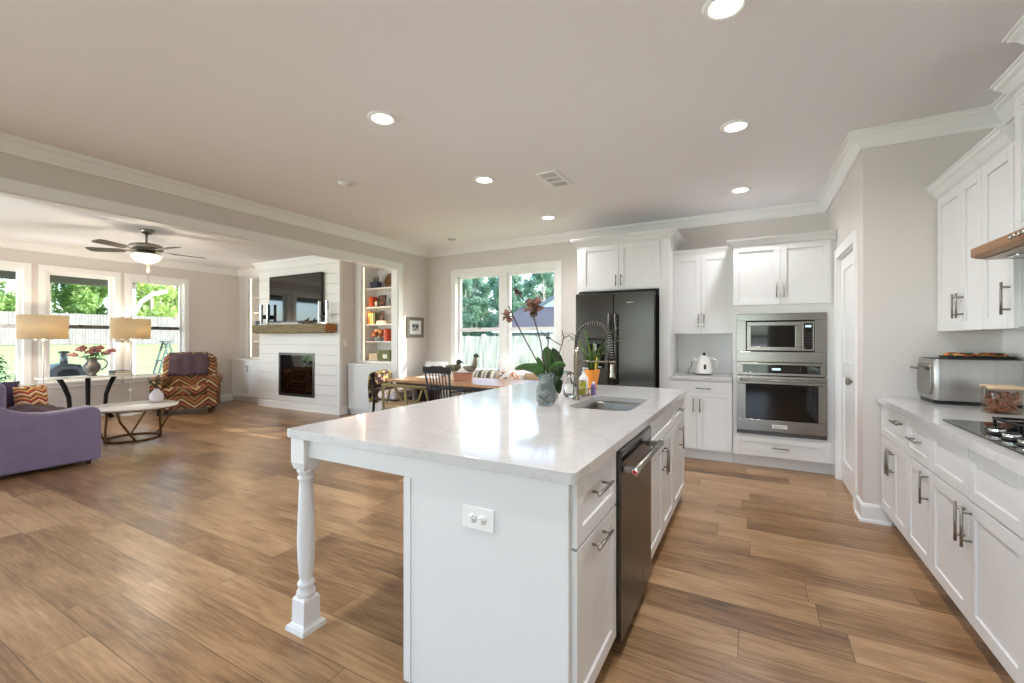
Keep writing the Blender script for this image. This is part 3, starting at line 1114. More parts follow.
t = thing('oven_cabinet', 'tall white cabinet tower holding the microwave and wall oven', 'cabinet', (-0.19, YF, 0))
w = 0.87
b = MB()
b.box(0, 0.035, 0, 0.655, 0.115, 2.30).box(0.815, w + 0.019, 0, 0.655, 0.115, 2.30)
b.box(0.035, 0.815, 0, 0.655, 0.115, 0.345).box(0.035, 0.815, 0, 0.655, 1.585, 2.30).box(0.035, 0.815, 0.60, 0.655, 0.345, 1.585)
b.build('carcass', M['cab'], t)
MB().box(0, w + 0.019, 0.07, 0.655, 0, 0.115).build('toe_kick', M['cab'], t)
front(t, 'door', 0.003, 0.426, 1.672, 2.287, 0.394, 1.82, 0.15)
front(t, 'door', 0.426, 0.846, 1.672, 2.287, 0.458, 1.82, 0.15)
front(t, 'drawer', 0.003, 0.846, 0.122, 0.318, 0.425, 0.222, 0.15, False)
crown_on(t, [((0, 0), (w + 0.015, 0), (0, -1), 1, 0), ((0, 0), (0, 0.655), (-1, 0), 1, 0)], 2.29,
         [(0, 0), (0.014, 0), (0.018, 0.016), (0.04, 0.045), (0.056, 0.056), (0.062, 0.072), (0, 0.072)])
MB().box(0.004, w - 0.004, 0.004, 0.655, 2.30, 2.358).build('crown_backing', M['cab'], t)

# built-in microwave
OX0, OX1 = 0.037, 0.813
t = thing('microwave', 'built in stainless microwave above the wall oven', 'microwave', (-0.19, YF, 0))
b = MB()
b.box(OX0, OX1, -0.022, -0.002, 1.09, 1.195).box(OX0, OX1, -0.022, -0.002, 1.512, 1.582)
b.box(OX0, OX0 + 0.085, -0.022, -0.002, 1.195, 1.512).box(OX1 - 0.098, OX1, -0.022, -0.002, 1.195, 1.512)
b.build('trim_kit', M['steel'], t, bevel=0.003)
MB().box(OX0 + 0.085, OX1 - 0.098, -0.012, 0.35, 1.195, 1.512).build('cavity_box', M['blackmatte'], t)
b = MB()
x0, x1, z0, z1 = OX0 + 0.095, OX1 - 0.205, 1.207, 1.498
b.box(x0, x1, -0.034, -0.013, z0, z0 + 0.038).box(x0, x1, -0.034, -0.013, z1 - 0.038, z1)
b.box(x0, x0 + 0.035, -0.034, -0.013, z0 + 0.038, z1 - 0.038).box(x1 - 0.055, x1, -0.034, -0.013, z0 + 0.038, z1 - 0.038)
dr = b.build('door', M['steel'], t, bevel=0.003)
MB().box(x0 + 0.035, x1 - 0.055, -0.030, -0.014, z0 + 0.038, z1 - 0.038).build('door_window', M['blackgloss'], dr)
b = MB()
b.box(OX1 - 0.202, OX1 - 0.188, -0.034, -0.013, z0, z1).box(OX1 - 0.115, OX1 - 0.105, -0.034, -0.013, z0, z1)
b.box(OX1 - 0.188, OX1 - 0.115, -0.034, -0.013, z0, z0 + 0.02).box(OX1 - 0.188, OX1 - 0.115, -0.034, -0.013, z1 - 0.02, z1)
b.build('control_bezel', M['steel'], t, bevel=0.002)
cp = MB().box(OX1 - 0.188, OX1 - 0.115, -0.031, -0.014, z0 + 0.02, z1 - 0.02).build('control_panel', M['blackgloss'], t)
b = MB()
for r in range(6):
    for q in range(3):
        b.box(OX1 - 0.181 + q * 0.022, OX1 - 0.166 + q * 0.022, -0.033, -0.031, z0 + 0.035 + r * 0.026, z0 + 0.047 + r * 0.026)
b.build('button', M['slot'], cp)
M['display'] = mat('lit_display', S(190, 220, 230), 0.4, var=0, emit=S(190, 220, 235), emit_s=0.7)
MB().box(OX1 - 0.176, OX1 - 0.128, -0.033, -0.031, z1 - 0.058, z1 - 0.038).build('display', M['display'], cp)

# wall oven
t = thing('built_in_oven', 'built in stainless wall oven below the microwave', 'oven', (-0.19, YF, 0))
MB().box(OX0 + 0.01, OX1 - 0.01, -0.002, 0.56, 0.35, 1.08).build('oven_body', M['blackmatte'], t)
b = MB()
b.box(OX0, OX1, -0.028, -0.003, 0.955, 0.980).box(OX0, OX1, -0.028, -0.003, 1.062, 1.085)
b.box(OX0, OX0 + 0.058, -0.028, -0.003, 0.980, 1.062).box(OX1 - 0.052, OX1, -0.028, -0.003, 0.980, 1.062)
b.build('control_frame', M['steel'], t, bevel=0.002)
cp = MB().box(OX0 + 0.058, OX1 - 0.052, -0.026, -0.003, 0.980, 1.062).build('control_panel', M['blackgloss'], t)
b = MB()
for q in range(7):
    for r in range(3):
        b.box(0.45 + q * 0.024, 0.458 + q * 0.024, -0.0275, -0.026, 0.997 + r * 0.019, 1.003 + r * 0.019)
b.build('button', M['frame_grey'], cp)
MB().prism([(0.175, 1.02), (0.2, 1.02), (0.2, 1.0), (0.206, 1.0), (0.206, 1.02), (0.232, 1.02), (0.232, 1.024), (0.206, 1.024), (0.206, 1.045), (0.2, 1.045), (0.2, 1.024), (0.175, 1.024)], 'Y', -0.0275, -0.026).build('mode_mark', M['frame_grey'], cp)
MB().box(0.355, 0.43, -0.0275, -0.026, 1.008, 1.03).build('display', M['display'], cp)
b = MB()
b.box(OX0, OX1, -0.045, -0.004, 0.385, 0.505).box(OX0, OX1, -0.045, -0.004, 0.868, 0.948)
b.box(OX0, OX0 + 0.085, -0.045, -0.004, 0.505, 0.868).box(OX1 - 0.072, OX1, -0.045, -0.004, 0.505, 0.868)
dr = b.build('door', M['steel'], t, bevel=0.004)
MB().box(OX0 + 0.085, OX1 - 0.072, -0.040, -0.005, 0.505, 0.868).build('door_window', M['blackgloss'], dr)
b = MB()
b.tube([(OX0 + 0.03, -0.095, 0.905), (OX1 - 0.03, -0.095, 0.905)], 0.0125, 14)
for x in (OX0 + 0.06, OX1 - 0.06):
    b.tube([(x, -0.044, 0.905), (x, -0.095, 0.905)], 0.011, 10)
b.build('handle', M['steelh'], dr)
MB().box(0.355, 0.486, -0.049, -0.045, 0.425, 0.461).build('badge', M['white_plastic'], dr, bevel=0.001)
MB().box(OX0, OX1, -0.030, -0.003, 0.347, 0.383).build('vent_strip', M['dark_steel'], t, bevel=0.002)


def lettering(body, size, loc, rot, material, parent):
    cu = bpy.data.curves.new('lettering', 'FONT')
    cu.body = body
    cu.size = size
    cu.extrude = 0.0006
    cu.align_x = 'CENTER'
    cu.align_y = 'CENTER'
    cu.materials.append(material)
    tmp = bpy.data.objects.new('lettering', cu)
    COL.objects.link(tmp)
    me = bpy.data.meshes.new_from_object(tmp.evaluated_get(bpy.context.evaluated_depsgraph_get()))
    bpy.data.objects.remove(tmp)
    o = bpy.data.objects.new('lettering', me)
    COL.objects.link(o)
    o.parent = parent
    o.location = loc
    o.rotation_euler = rot
    return o


lettering('KitchenAid', 0.022, (0.4205, -0.0495, 0.443), (R(90), 0, 0), M['slot'], dr)

# --- refrigerator --------------------------------------------------------------
t = thing('refrigerator', 'dark stainless french door refrigerator between white panels', 'refrigerator', (-1.895, 5.06, 0))
w = 0.93
MB().box(0.005, w - 0.005, 0.075, 0.78, 0.03, 1.845).build('case', M['blackmatte'], t, bevel=0.004)
dl = MB().box(0, w / 2 - 0.003, 0.0, 0.068, 0.70, 1.868).build('door', M['fridge'], t, bevel=0.008, seg=3)
dr = MB().box(w / 2 + 0.003, w, 0.0, 0.068, 0.70, 1.868).build('door', M['fridge'], t, bevel=0.008, seg=3)
fz = MB().box(0, w, 0.0, 0.068, 0.06, 0.692).build('freezer_drawer', M['fridge'], t, bevel=0.008, seg=3)
MB().box(0.0, w, 0.03, 0.075, 0.0, 0.055).build('base_grille', M['blackmatte'], t)
for dd, x in ((dl, w / 2 - 0.038), (dr, w / 2 + 0.038)):
    b = MB()
    b.tube([(x, -0.055, 0.80), (x, -0.055, 1.62)], 0.014, 12)
    for z in (0.86, 1.56):
        b.tube([(x, 0.0, z), (x, -0.055, z)], 0.012, 10)
    b.build('handle', M['dark_steel'], dd)
b = MB()
b.tube([(0.10, -0.055, 0.62), (w - 0.10, -0.055, 0.62)], 0.014, 12)
for x in (0.16, w - 0.16):
    b.tube([(x, 0.0, 0.62), (x, -0.055, 0.62)], 0.012, 10)
b.build('handle', M['dark_steel'], fz)
ds = MB().box(0.155, 0.36, -0.006, 0.0, 0.98, 1.335).build('water_dispenser', M['blackgloss'], dl, bevel=0.004)
MB().box(0.175, 0.34, -0.012, -0.006, 1.265, 1.315).build('dispenser_control', M['black'], dl)
MB().box(0.245, 0.27, -0.03, -0.006, 1.17, 1.265).build('dispenser_spout', M['steelh'], dl)
MB().box(0.185, 0.33, -0.035, -0.006, 0.99, 1.005).build('drip_tray', M['steelh'], dl)
MB().box(0.62, 0.70, -0.003, 0.0, 1.74, 1.75).build('badge', M['steelh'], dr)

# --- kettle --------------------------------------------------------------
t = thing('electric_kettle', 'white electric kettle with a dark knob on the back counter', 'kettle', (-0.50, 5.55, 0.913), R(10))
MB().lathe([(0.0, 0.012), (0.088, 0.012), (0.090, 0.03), (0.086, 0.07), (0.076, 0.13), (0.066, 0.175), (0.06, 0.19), (0.0, 0.192)], n=28).build('body', M['white_metal'], t)
MB().lathe([(0.0, 0.0), (0.085, 0.0), (0.088, 0.008), (0.08, 0.011), (0, 0.011)], n=28).build('power_base', M['black'], t)
MB().lathe([(0.058, 0.192), (0.055, 0.205), (0.03, 0.216), (0.0, 0.218)], n=24).build('lid', M['white_metal'], t)
MB().lathe([(0.0, 0.217), (0.009, 0.217), (0.008, 0.228), (0.016, 0.234), (0.017, 0.246), (0.010, 0.254), (0, 0.255)], n=16).build('knob', M['black'], t)
MB().tube([(-0.055, 0, 0.155), (-0.085, 0, 0.175), (-0.108, 0, 0.19)], [0.026, 0.018, 0.012], 12).build('spout', M['white_metal'], t)
MB().tube([(0.058, 0, 0.178), (0.095, 0, 0.186), (0.125, 0, 0.165), (0.135, 0, 0.12), (0.128, 0, 0.08), (0.118, 0, 0.065)], [0.013, 0.013, 0.012, 0.012, 0.011, 0.008], 10, 0.8).build('handle', M['white_metal'], t)
MB().box(-0.012, 0.012, -0.088, -0.078, 0.065, 0.12).build('level_window', M['black'], t, bevel=0.002)
MB().tube([(-0.08, 0.02, 0.006), (-0.14, 0.0, 0.007), (-0.18, -0.03, 0.012), (-0.165, 0.03, 0.05), (-0.13, 0.10, 0.09), (-0.12, 0.20, 0.12), (-0.12, 0.295, 0.14)], 0.004, 6).build('power_cord', M['black'], t)

# --- right hand run --------------------------------------------------------------
XC = 0.80
RZ = R(-90)       # local -Y faces the aisle (-X); local x runs towards the camera
t = cabinet('white base cabinet against the short wall, two narrow doors under one drawer', (XC + 0.02, YS - 0.004, 0), RZ, 0.612, 0.606, 0.115, 0.875, group='white base cabinets')
front(t, 'drawer', 0.004, 0.610, 0.645, 0.862, 0.46, 0.80, 0.16, False, 0.05)
front(t, 'door', 0.004, 0.307, 0.125, 0.640, 0.279, 0.515, 0.17)
front(t, 'door', 0.307, 0.610, 0.125, 0.640, 0.335, 0.515, 0.17)
MB().box(0, 0.03, -0.02, 0, 0.115, 0.125).build('filler', M['cab'], t)
t = cabinet('narrow white base cabinet, one drawer over one door, second from the short wall', (XC + 0.02, 3.424, 0), RZ, 0.398, 0.606, 0.115, 0.875, group='white base cabinets')
front(t, 'drawer', 0.0, 0.398, 0.645, 0.862, 0.199, 0.76, 0.16, False, 0.05)
front(t, 'door', 0.0, 0.398, 0.125, 0.640, 0.362, 0.545, 0.17)
t = cabinet('wide white base cabinet under the black cooktop with two blank drawer fronts', (XC + 0.02, 3.024, 0), RZ, 0.91, 0.606, 0.115, 0.875, group='white base cabinets')
front(t, 'drawer', 0.0, 0.455, 0.645, 0.862, rail=0.05)
front(t, 'drawer', 0.455, 0.91, 0.645, 0.862, rail=0.05)
front(t, 'door', 0.0, 0.455, 0.125, 0.640, 0.422, 0.535, 0.17)
front(t, 'door', 0.455, 0.91, 0.125, 0.640, 0.488, 0.535, 0.17)
t = cabinet('white base cabinet nearest the camera on the right hand run', (XC + 0.02, 2.112, 0), RZ, 0.75, 0.606, 0.115, 0.875, group='white base cabinets')
front(t, 'drawer', 0.0, 0.75, 0.645, 0.862, 0.375, 0.76, 0.16, False, 0.05)
front(t, 'door', 0.0, 0.375, 0.125, 0.640, 0.342, 0.535, 0.17)
front(t, 'door', 0.375, 0.75, 0.125, 0.640, 0.408, 0.535, 0.17)
tag(MB((1.1, 2.7, 0.875)).slab([(0.772, 1.36), (XR - 0.012, 1.36), (XR - 0.012, YS - 0.002), (0.772, YS - 0.002)], [], 0.875, 0.915).build('countertop', M['quartz'], bevel=0.003),
    'long white quartz countertop with the cooktop and the steel box on it', 'countertop', 'quartz countertops')
struct(MB().box(XR - 0.010, XR, 1.36, YS, 0.915, 1.44).build('wall_tile', M['tile']))

# cooktop
t = thing('gas_cooktop', 'black glass cooktop with chrome ringed knobs set in the right counter', 'cooktop', (0.0, 0.0, 0.915))
MB().slab(rrect(0.832, 1.352, 2.09, 2.985, 0.012), [], 0.0, 0.008).build('glass_top', M['blackgloss'], t, bevel=0.002)
for i, (x, y) in enumerate(((0.905, 2.62), (0.905, 2.50), (0.905, 2.38), (0.905, 2.26), (0.985, 2.44))):
    k = MB().lathe([(0.0, 0.008), (0.030, 0.008), (0.031, 0.012), (0.025, 0.014), (0.024, 0.032), (0.021, 0.036), (0.0, 0.037)], (x, y, 0), 24).build('knob', M['blackmatte'], t)
    MB().lathe([(0.026, 0.013), (0.0275, 0.016), (0.0275, 0.028), (0.025, 0.031)], (x, y, 0), 24, caps=False).build('knob_ring', M['chrome'], k)
for x, y, r in ((1.06, 2.80, 0.05), (1.22, 2.80, 0.05), (1.15, 2.54, 0.065), (1.06, 2.26, 0.05), (1.22, 2.26, 0.05)):
    br = MB().lathe([(0.0, 0.009), (r, 0.009), (r, 0.016), (r * 0.72, 0.018), (r * 0.7, 0.024), (0.0, 0.025)], (x, y, 0), 24).build('burner', M['iron'], t)
for y0, y1 in ((2.68, 2.93), (2.41, 2.66), (2.13, 2.39)):
    g = MB()
    for x in (1.0, 1.30):
        g.box(x - 0.006, x + 0.006, y0, y1, 0.03, 0.042)
    for y in (y0 + 0.006, (y0 + y1) / 2, y1 - 0.006):
        g.box(1.0, 1.30, y - 0.006, y + 0.006, 0.03, 0.042)
    for x in (1.0, 1.30):
        for y in (y0 + 0.01, y1 - 0.01):
            g.box(x - 0.006, x + 0.006, y - 0.006, y + 0.006, 0.008, 0.03)
    g.build('grate', M['iron'], t, bevel=0.002)

# steel countertop oven / bread box on the counter, front facing the aisle
t = thing('toaster_oven', 'large brushed steel countertop oven in the corner of the right counter', 'toaster oven', (0.998, 3.722, 0.915))
b = MB()
pr = rrect(0.0, 0.415, 0.0, 0.302, 0.03, 6)
b.loft([[(x, y, 0.022) for x, y in pr], [(x, y, 0.282) for x, y in pr]], True, True)
body = b.build('body', M['bin_steel'], t, bevel=0.004)
pb = rrect(0.006, 0.409, 0.006, 0.296, 0.03, 6)
MB().loft([[(x, y, 0.0) for x, y in pb], [(x, y, 0.022) for x, y in pb]], True, True).build('base', M['black'], t)
b = MB()
b.prism(rrect(0.028, 0.274, 0.050, 0.250, 0.022), 'X', -0.010, 0.004)
dr = b.build('door', M['steel'], t, bevel=0.003)
b = MB()
b.tube([(-0.045, 0.05, 0.218), (-0.045, 0.252, 0.218)], 0.009, 12)
for y in (0.075, 0.227):
    b.tube([(-0.009, y, 0.218), (-0.045, y, 0.218)], 0.007, 8)
b.build('handle', M['steelh'], dr)
pb = rrect(0.010, 0.405, 0.010, 0.292, 0.03, 6)
MB().loft([[(x, y, 0.282) for x, y in pb], [(x, y, 0.286) for x, y in pb]], True, True).build('top_plate', M['tray'], t)

t = thing('serving_tray', 'flat dark tray lying on top of the steel countertop oven', 'tray', (1.24, 3.865, 1.201))
pb = rrect(-0.15, 0.15, -0.10, 0.10, 0.03)
MB().loft([[(x, y, 0.0) for x, y in pb], [(x * 1.05, y * 1.07, 0.010) for x, y in pb]], True, True).build('plate', M['tray'], t)
MB().loft([[(x * 1.05, y * 1.07, 0.010) for x, y in pb], [(x * 1.07, y * 1.10, 0.014) for x, y in pb]], False, True).build('rim', M['black'], t)
for i, (x, y, rz, c) in enumerate(((-0.075, -0.005, 8, 'colourful folded pot holder on the left half of the dark tray'), (0.075, 0.01, -6, 'colourful folded pot holder on the right half of the dark tray'))):
    b = MB()

    def fold(u, v):
        e = min(u, 1 - u, v, 1 - v)
        return ((u - 0.5) * 0.125, (v - 0.5) * 0.15, 0.008 + 0.014 * min(1, e * 6) + 0.004 * sin(u * 9 + v * 7))
    b.grid(fold, 12, 12)
    b.grid(lambda u, v: ((u - 0.5) * 0.125, (v - 0.5) * 0.15, 0.001), 2, 2)
    t = thing('pot_holder', c, 'pot holder', (1.24 + x, 3.865 + y, 1.2125), R(rz), 'pot holders on the tray')
    b.build('cloth', M['pad'], t)
    MB().tube([(0.05, 0.07, 0.008), (0.062, 0.084, 0.009), (0.072, 0.080, 0.009), (0.066, 0.068, 0.008)], 0.003, 6).build('hanging_loop', M['black'], t)

t = thing('storage_jar', 'square glass jar of brown snacks with a pale wooden lid', 'jar', (1.20, 3.43, 0.915), R(8))
ja = rrect(-0.066, 0.066, -0.055, 0.055, 0.018)
jb = rrect(-0.060, 0.060, -0.049, 0.049, 0.014)
b = MB()
b.loft([[(x, y, 0.0) for x, y in ja], [(x * 1.04, y * 1.04, 0.135) for x, y in ja]], True, True)
M['canister_glass'] = glass_pane_material()
q = M['canister_glass'].node_tree.nodes
q['Transparent BSDF'].inputs['Color'].default_value = (0.86, 0.80, 0.73, 1)
q['amount'].inputs[2].default_value = 0.07
b.build('glass_body', M['canister_glass'], t, bevel=0.002)
sn = MB()
for k in range(230):
    z = 0.010 + random.random() * 0.105
    sn.ell((random.uniform(-0.052, 0.052), random.uniform(-0.041, 0.041), z), (0.012, 0.008, 0.006), 7, 5, Euler((random.random() * 3, random.random() * 3, random.random() * 3)).to_matrix())
so = sn.build('snack_filling', M['snack'], t)
so['kind'] = 'stuff'
MB().loft([[(x * 1.02, y * 1.02, 0.136) for x, y in ja], [(x * 1.06, y * 1.06, 0.142) for x, y in ja], [(x * 1.06, y * 1.06, 0.154) for x, y in ja]], True, True).build('lid', M['lid_wood'], t, bevel=0.003)
cl = MB()
cl.box(-0.079, -0.070, -0.014, 0.014, 0.098, 0.148)
cl.build('clasp', M['steelh'], t, bevel=0.002)

# wall cabinets on the right
UX = 1.12
t = thing('upper_cabinet', 'white two door wall cabinet above the steel countertop oven', 'cabinet', (UX, YS - 0.004, 0), RZ, 'white wall cabinets')
w = 0.672
MB().box(0, w, 0, XR - UX - 0.002, 1.385, 2.27).build('carcass', M['cab'], t, bevel=0.001, seg=1)
front(t, 'door', 0.006, 0.401, 1.375, 2.265, 0.372, 1.525, 0.15)
front(t, 'door', 0.401, w, 1.375, 2.265, 0.430, 1.525, 0.15)
moulding('crown', CC, (w, 0), (0, 0), (0, -1), 2.262, 0, 0, M['cab'], t)
MB().box(0.004, w, 0.0, 0.3, 2.27, 2.355).build('crown_backing', M['cab'], t)
t = thing('upper_cabinet', 'white single door wall cabinet between the corner cabinet and the range hood', 'cabinet', (UX, 3.362, 0), RZ, 'white wall cabinets')
w = 0.338
MB().box(0, w, 0, XR - UX - 0.002, 1.385, 2.27).build('carcass', M['cab'], t, bevel=0.001, seg=1)
front(t, 'door', 0.0, w, 1.375, 2.265, w - 0.032, 1.525, 0.16)
moulding('crown', CC, (w, 0), (0, 0), (0, -1), 2.262, 0, 0, M['cab'], t)
MB().box(0, w, 0.0, 0.3, 2.27, 2.355).build('crown_backing', M['cab'], t)
t = thing('upper_cabinet', 'white wall cabinet above the range hood, taller than its neighbours', 'cabinet', (UX, 3.018, 0), RZ, 'white wall cabinets')
w = 0.91
MB().box(0, w, 0, XR - UX - 0.002, 1.802, 2.50).build('carcass', M['cab'], t, bevel=0.001, seg=1)
front(t, 'door', 0.0, w / 2, 1.808, 2.48, w / 2 - 0.03, 1.94, 0.15)
front(t, 'door', w / 2, w, 1.808, 2.48, w / 2 + 0.03, 1.94, 0.15)
crown_on(t, [((w, 0), (0, 0), (0, -1), 0, 1), ((0, 0), (0, 0.3), (-1, 0), 1, 0)], 2.49)
MB().box(0.004, w, 0.004, 0.3, 2.50, 2.585).build('crown_backing', M['cab'], t)

# range hood
t = thing('range_hood', 'steel under cabinet range hood, warm reflection in its colour, above the cooktop', 'range hood', (0.0, 0.0, 0.0))
b = MB()
b.prism([(0.945, 1.728), (0.945, 1.770), (0.97, 1.776), (XR, 1.80), (XR, 1.706), (0.975, 1.718)], 'Y', 2.115, 3.012)
b.build('canopy', M['hood'], t, bevel=0.004)
M['hood_under'] = brushed('hood_underside', S(170, 160, 146), 0.4, (1, 40, 1))
MB().prism([(0.985, 1.7115), (0.985, 1.7165), (XR - 0.02, 1.7055), (XR - 0.02, 1.7005)], 'Y', 2.13, 2.997).build('underside', M['hood_under'], t)
for y in (2.86, 2.27):
    MB().slab(rrect(1.03, 1.10, y - 0.05, y + 0.05, 0.02), [], 1.703, 1.710).build('hood_lamp', M['chrome'], t, bevel=0.002)
for k in range(5):
    b = MB()
    b.xf(Matrix.Translation((0.945, 2.62 - k * 0.035, 1.752)) @ Matrix.Rotation(R(-90), 4, 'Y'))
    b.lathe([(0.0, -0.002), (0.010, -0.002), (0.010, 0.006), (0.0, 0.007)], n=14)
    b.build('control_button', M['chrome'], t)

# ================================================================== ISLAND
IX0, IX1, IY0, IY1 = -1.885, -0.478, 1.272, 3.85     # stone outline
FX = -0.51                                           # carcass face on the aisle side
BX = -1.17                                           # back of the cabinets, seating side
RZI = R(90)                                          # local x runs away from the camera (+Y)
GI = 'white island cabinets'

t = thing('kitchen_island', 'white island end panel with turned corner legs and apron under the quartz top', 'island', (-1.2, 2.56, 0))
t_off = (-1.2, 2.56, 0)
MB(t_off).box(BX - 0.018, FX, 1.300, 1.318, 0.0, 0.875).build('end_panel', M['cab'], t, bevel=0.0015)
MB(t_off).box(BX - 0.012, FX, 3.806, 3.824, 0.0, 0.875).build('end_panel', M['cab'], t, bevel=0.0015)
MB(t_off).box(BX - 0.014, BX, 1.322, 3.804, 0.0, 0.875).build('back_panel', M['cab'], t, bevel=0.0015)
LX = -1.808
MB(t_off).box(BX - 0.022, BX + 0.012, 1.296, 1.300, 0.0, 0.79).build('corner_stile', M['cab'], t, bevel=0.001)
ap = MB(t_off)
ap.box(LX + 0.045, BX - 0.018, 1.302, 1.322, 0.79, 0.875)
ap.build('apron', M['cab'], t, bevel=0.0015)
MB(t_off).box(LX - 0.012, LX + 0.008, 1.36, 3.764, 0.79, 0.875).build('apron', M['cab'], t, bevel=0.0015)
MB(t_off).box(LX + 0.045, BX - 0.014, 3.80, 3.82, 0.79, 0.875).build('apron', M['cab'], t, bevel=0.0015)


def island_leg(x, y):
    b = MB(t_off)
    h = 0.045
    sq = lambda s, z: [(x - s, y - s, z), (x + s, y - s, z), (x + s, y + s, z), (x - s, y + s, z)]
    b.loft([sq(h, 0.875), sq(h, 0.765), sq(0.038, 0.735), sq(0.024, 0.722)], True, False)
    P = [(0.034, 0.735), (0.040, 0.722), (0.034, 0.712), (0.030, 0.705), (0.036, 0.694), (0.036, 0.686), (0.029, 0.676),
         (0.0295, 0.66), (0.035, 0.52), (0.0385, 0.40), (0.036, 0.31), (0.030, 0.235), (0.027, 0.222), (0.034, 0.212),
         (0.038, 0.203), (0.034, 0.194), (0.030, 0.186), (0.040, 0.170), (0.041, 0.158), (0.036, 0.145)]
    b.lathe([(r, z) for r, z in P], (x, y, 0), 28)
    b.loft([sq(0.034, 0.150), sq(0.041, 0.138), sq(0.043, 0.035), sq(0.048, 0.026), sq(0.060, 0.020), sq(0.062, 0.0)], True, False)
    return b


island_leg(LX, 1.322).build('leg', M['cab'], t)
island_leg(LX, 3.80).build('leg', M['cab'], t)

t = cabinet('white island cabinet nearest the camera, one drawer over one tall pull out front', (FX, 1.318, 0), RZI, 0.462, 0.655, 0.105, 0.875, group=GI, name='island_cabinet')
front(t, 'drawer', 0.002, 0.460, 0.655, 0.868, 0.215, 0.795, 0.17, False, 0.055)
front(t, 'door', 0.002, 0.460, 0.112, 0.650, 0.215, 0.612, 0.17, False, 0.055)
t = cabinet('white island sink cabinet beside the dishwasher, two doors under a blank front', (FX, 2.405, 0), RZI, 0.855, 0.655, 0.105, 0.875, group=GI, name='island_cabinet')
b = kids(t)[0]
bpy.data.objects.remove(b)
b = MB()
b.box(0, 0.855, 0, 0.02, 0.105, 0.875).box(0, 0.02, 0.02, 0.655, 0.105, 0.875).box(0.835, 0.855, 0.02, 0.655, 0.105, 0.875)
b.box(0.02, 0.835, 0.635, 0.655, 0.105, 0.875).box(0.02, 0.835, 0.02, 0.635, 0.105, 0.125)
b.build('carcass', M['cab'], t)
front(t, 'drawer', 0.002, 0.853, 0.715, 0.868, rail=0.05)
front(t, 'door', 0.002, 0.427, 0.112, 0.710, 0.397, 0.585, 0.17)
front(t, 'door', 0.427, 0.853, 0.112, 0.710, 0.460, 0.585, 0.17)
t = cabinet('white island cabinet at the end facing the wall ovens, one drawer over one door', (FX, 3.262, 0), RZI, 0.542, 0.655, 0.105, 0.875, group=GI, name='island_cabinet')
front(t, 'drawer', 0.002, 0.540, 0.715, 0.868, 0.20, 0.80, 0.12, False, 0.05)
front(t, 'door', 0.002, 0.540, 0.112, 0.710, 0.24, 0.59, 0.17)

t = thing('dishwasher', 'dark stainless dishwasher with a bar handle in the side of the island', 'dishwasher', (FX, 1.785, 0), RZI)
MB().box(0.004, 0.612, 0.0, 0.58, 0.10, 0.868).build('tub', M['black'], t)
MB().box(0.004, 0.612, 0.06, 0.10, 0.0, 0.10).build('kick_plate', M['blackmatte'], t)
dw = MB().box(0.004, 0.612, -0.036, -0.002, 0.075, 0.868).build('door', M['dark_steel'], t, bevel=0.004)
MB().box(0.012, 0.604, -0.0375, -0.036, 0.815, 0.862).build('control_strip', M['blackgloss'], dw)
b = MB()
b.tube([(0.025, -0.088, 0.785), (0.590, -0.088, 0.785)], 0.0145, 16)
b.build('handle', M['steelh'], dw)
for x in (0.050, 0.565):
    MB().box(x - 0.014, x + 0.014, -0.088, -0.036, 0.772, 0.798).build('handle_bracket', M['steelh'], dw, bevel=0.003)
for x in (0.022, 0.593):
    s_ = -1 if x < 0.3 else 1
    b = MB()
    b.xf(Matrix.Translation((x, -0.088, 0.785)) @ Matrix.Rotation(R(90 * s_), 4, 'Y'))
    b.lathe([(0.0, -0.003), (0.0165, -0.003), (0.0165, 0.004), (0.012, 0.006), (0.0, 0.006)], n=20)
    b.build('handle_cap', M['chrome'], dw)
    b = MB()
    b.xf(Matrix.Translation((x + s_ * 0.006, -0.088, 0.785)) @ Matrix.Rotation(R(90 * s_), 4, 'Y'))
    b.lathe([(0.0, -0.001), (0.009, -0.001), (0.009, 0.0012), (0.0, 0.0012)], n=16)
    b.build('cap_medallion', M['red'], dw)
MB().box(0.405, 0.485, -0.039, -0.036, 0.162, 0.184).build('badge', M['steelh'], dw, bevel=0.001)

# countertop with the sink cut out
SX0, SX1, SY0, SY1 = -1.0, -0.622, 2.50, 3.12
MBT = MB((-1.18, 2.56, 0.875))
MBT.slab(rrect(IX0, IX1, IY0, IY1, 0.02, 4), [rrect(SX0, SX1, SY0, SY1, 0.07, 6)], 0.875, 0.913)
tag(MBT.build('countertop', M['quartz'], bevel=0.004), 'big white quartz island countertop with the sink cut into it', 'countertop', 'quartz countertops')

t = thing('kitchen_sink', 'stainless undermount sink sunk into the island top', 'sink', ((SX0 + SX1) / 2, (SY0 + SY1) / 2, 0.66))
hx, hy = (SX1 - SX0) / 2, (SY1 - SY0) / 2
rr = lambda g, z, r: [(x, y, z) for x, y in rrect(-hx + g, hx - g, -hy + g, hy - g, r, 6)]
b = MB()
b.loft([rr(-0.02, 0.214, 0.08), rr(0.0, 0.2145, 0.07), rr(0.006, 0.20, 0.066), rr(0.012, 0.05, 0.06), rr(0.03, 0.022, 0.05), rr(0.10, 0.014, 0.04)], False, True)
pts = rr(0.10, 0.014, 0.04)
b._add(pts, [tuple(range(len(pts)))], False)
b.build('bowl', M['sink'], t, recalc=False)
MB().lathe([(0.0, 0.014), (0.02, 0.015), (0.04, 0.017), (0.044, 0.0145)], (0, 0.0, 0.001), 24).build('drain', M['chrome'], t)

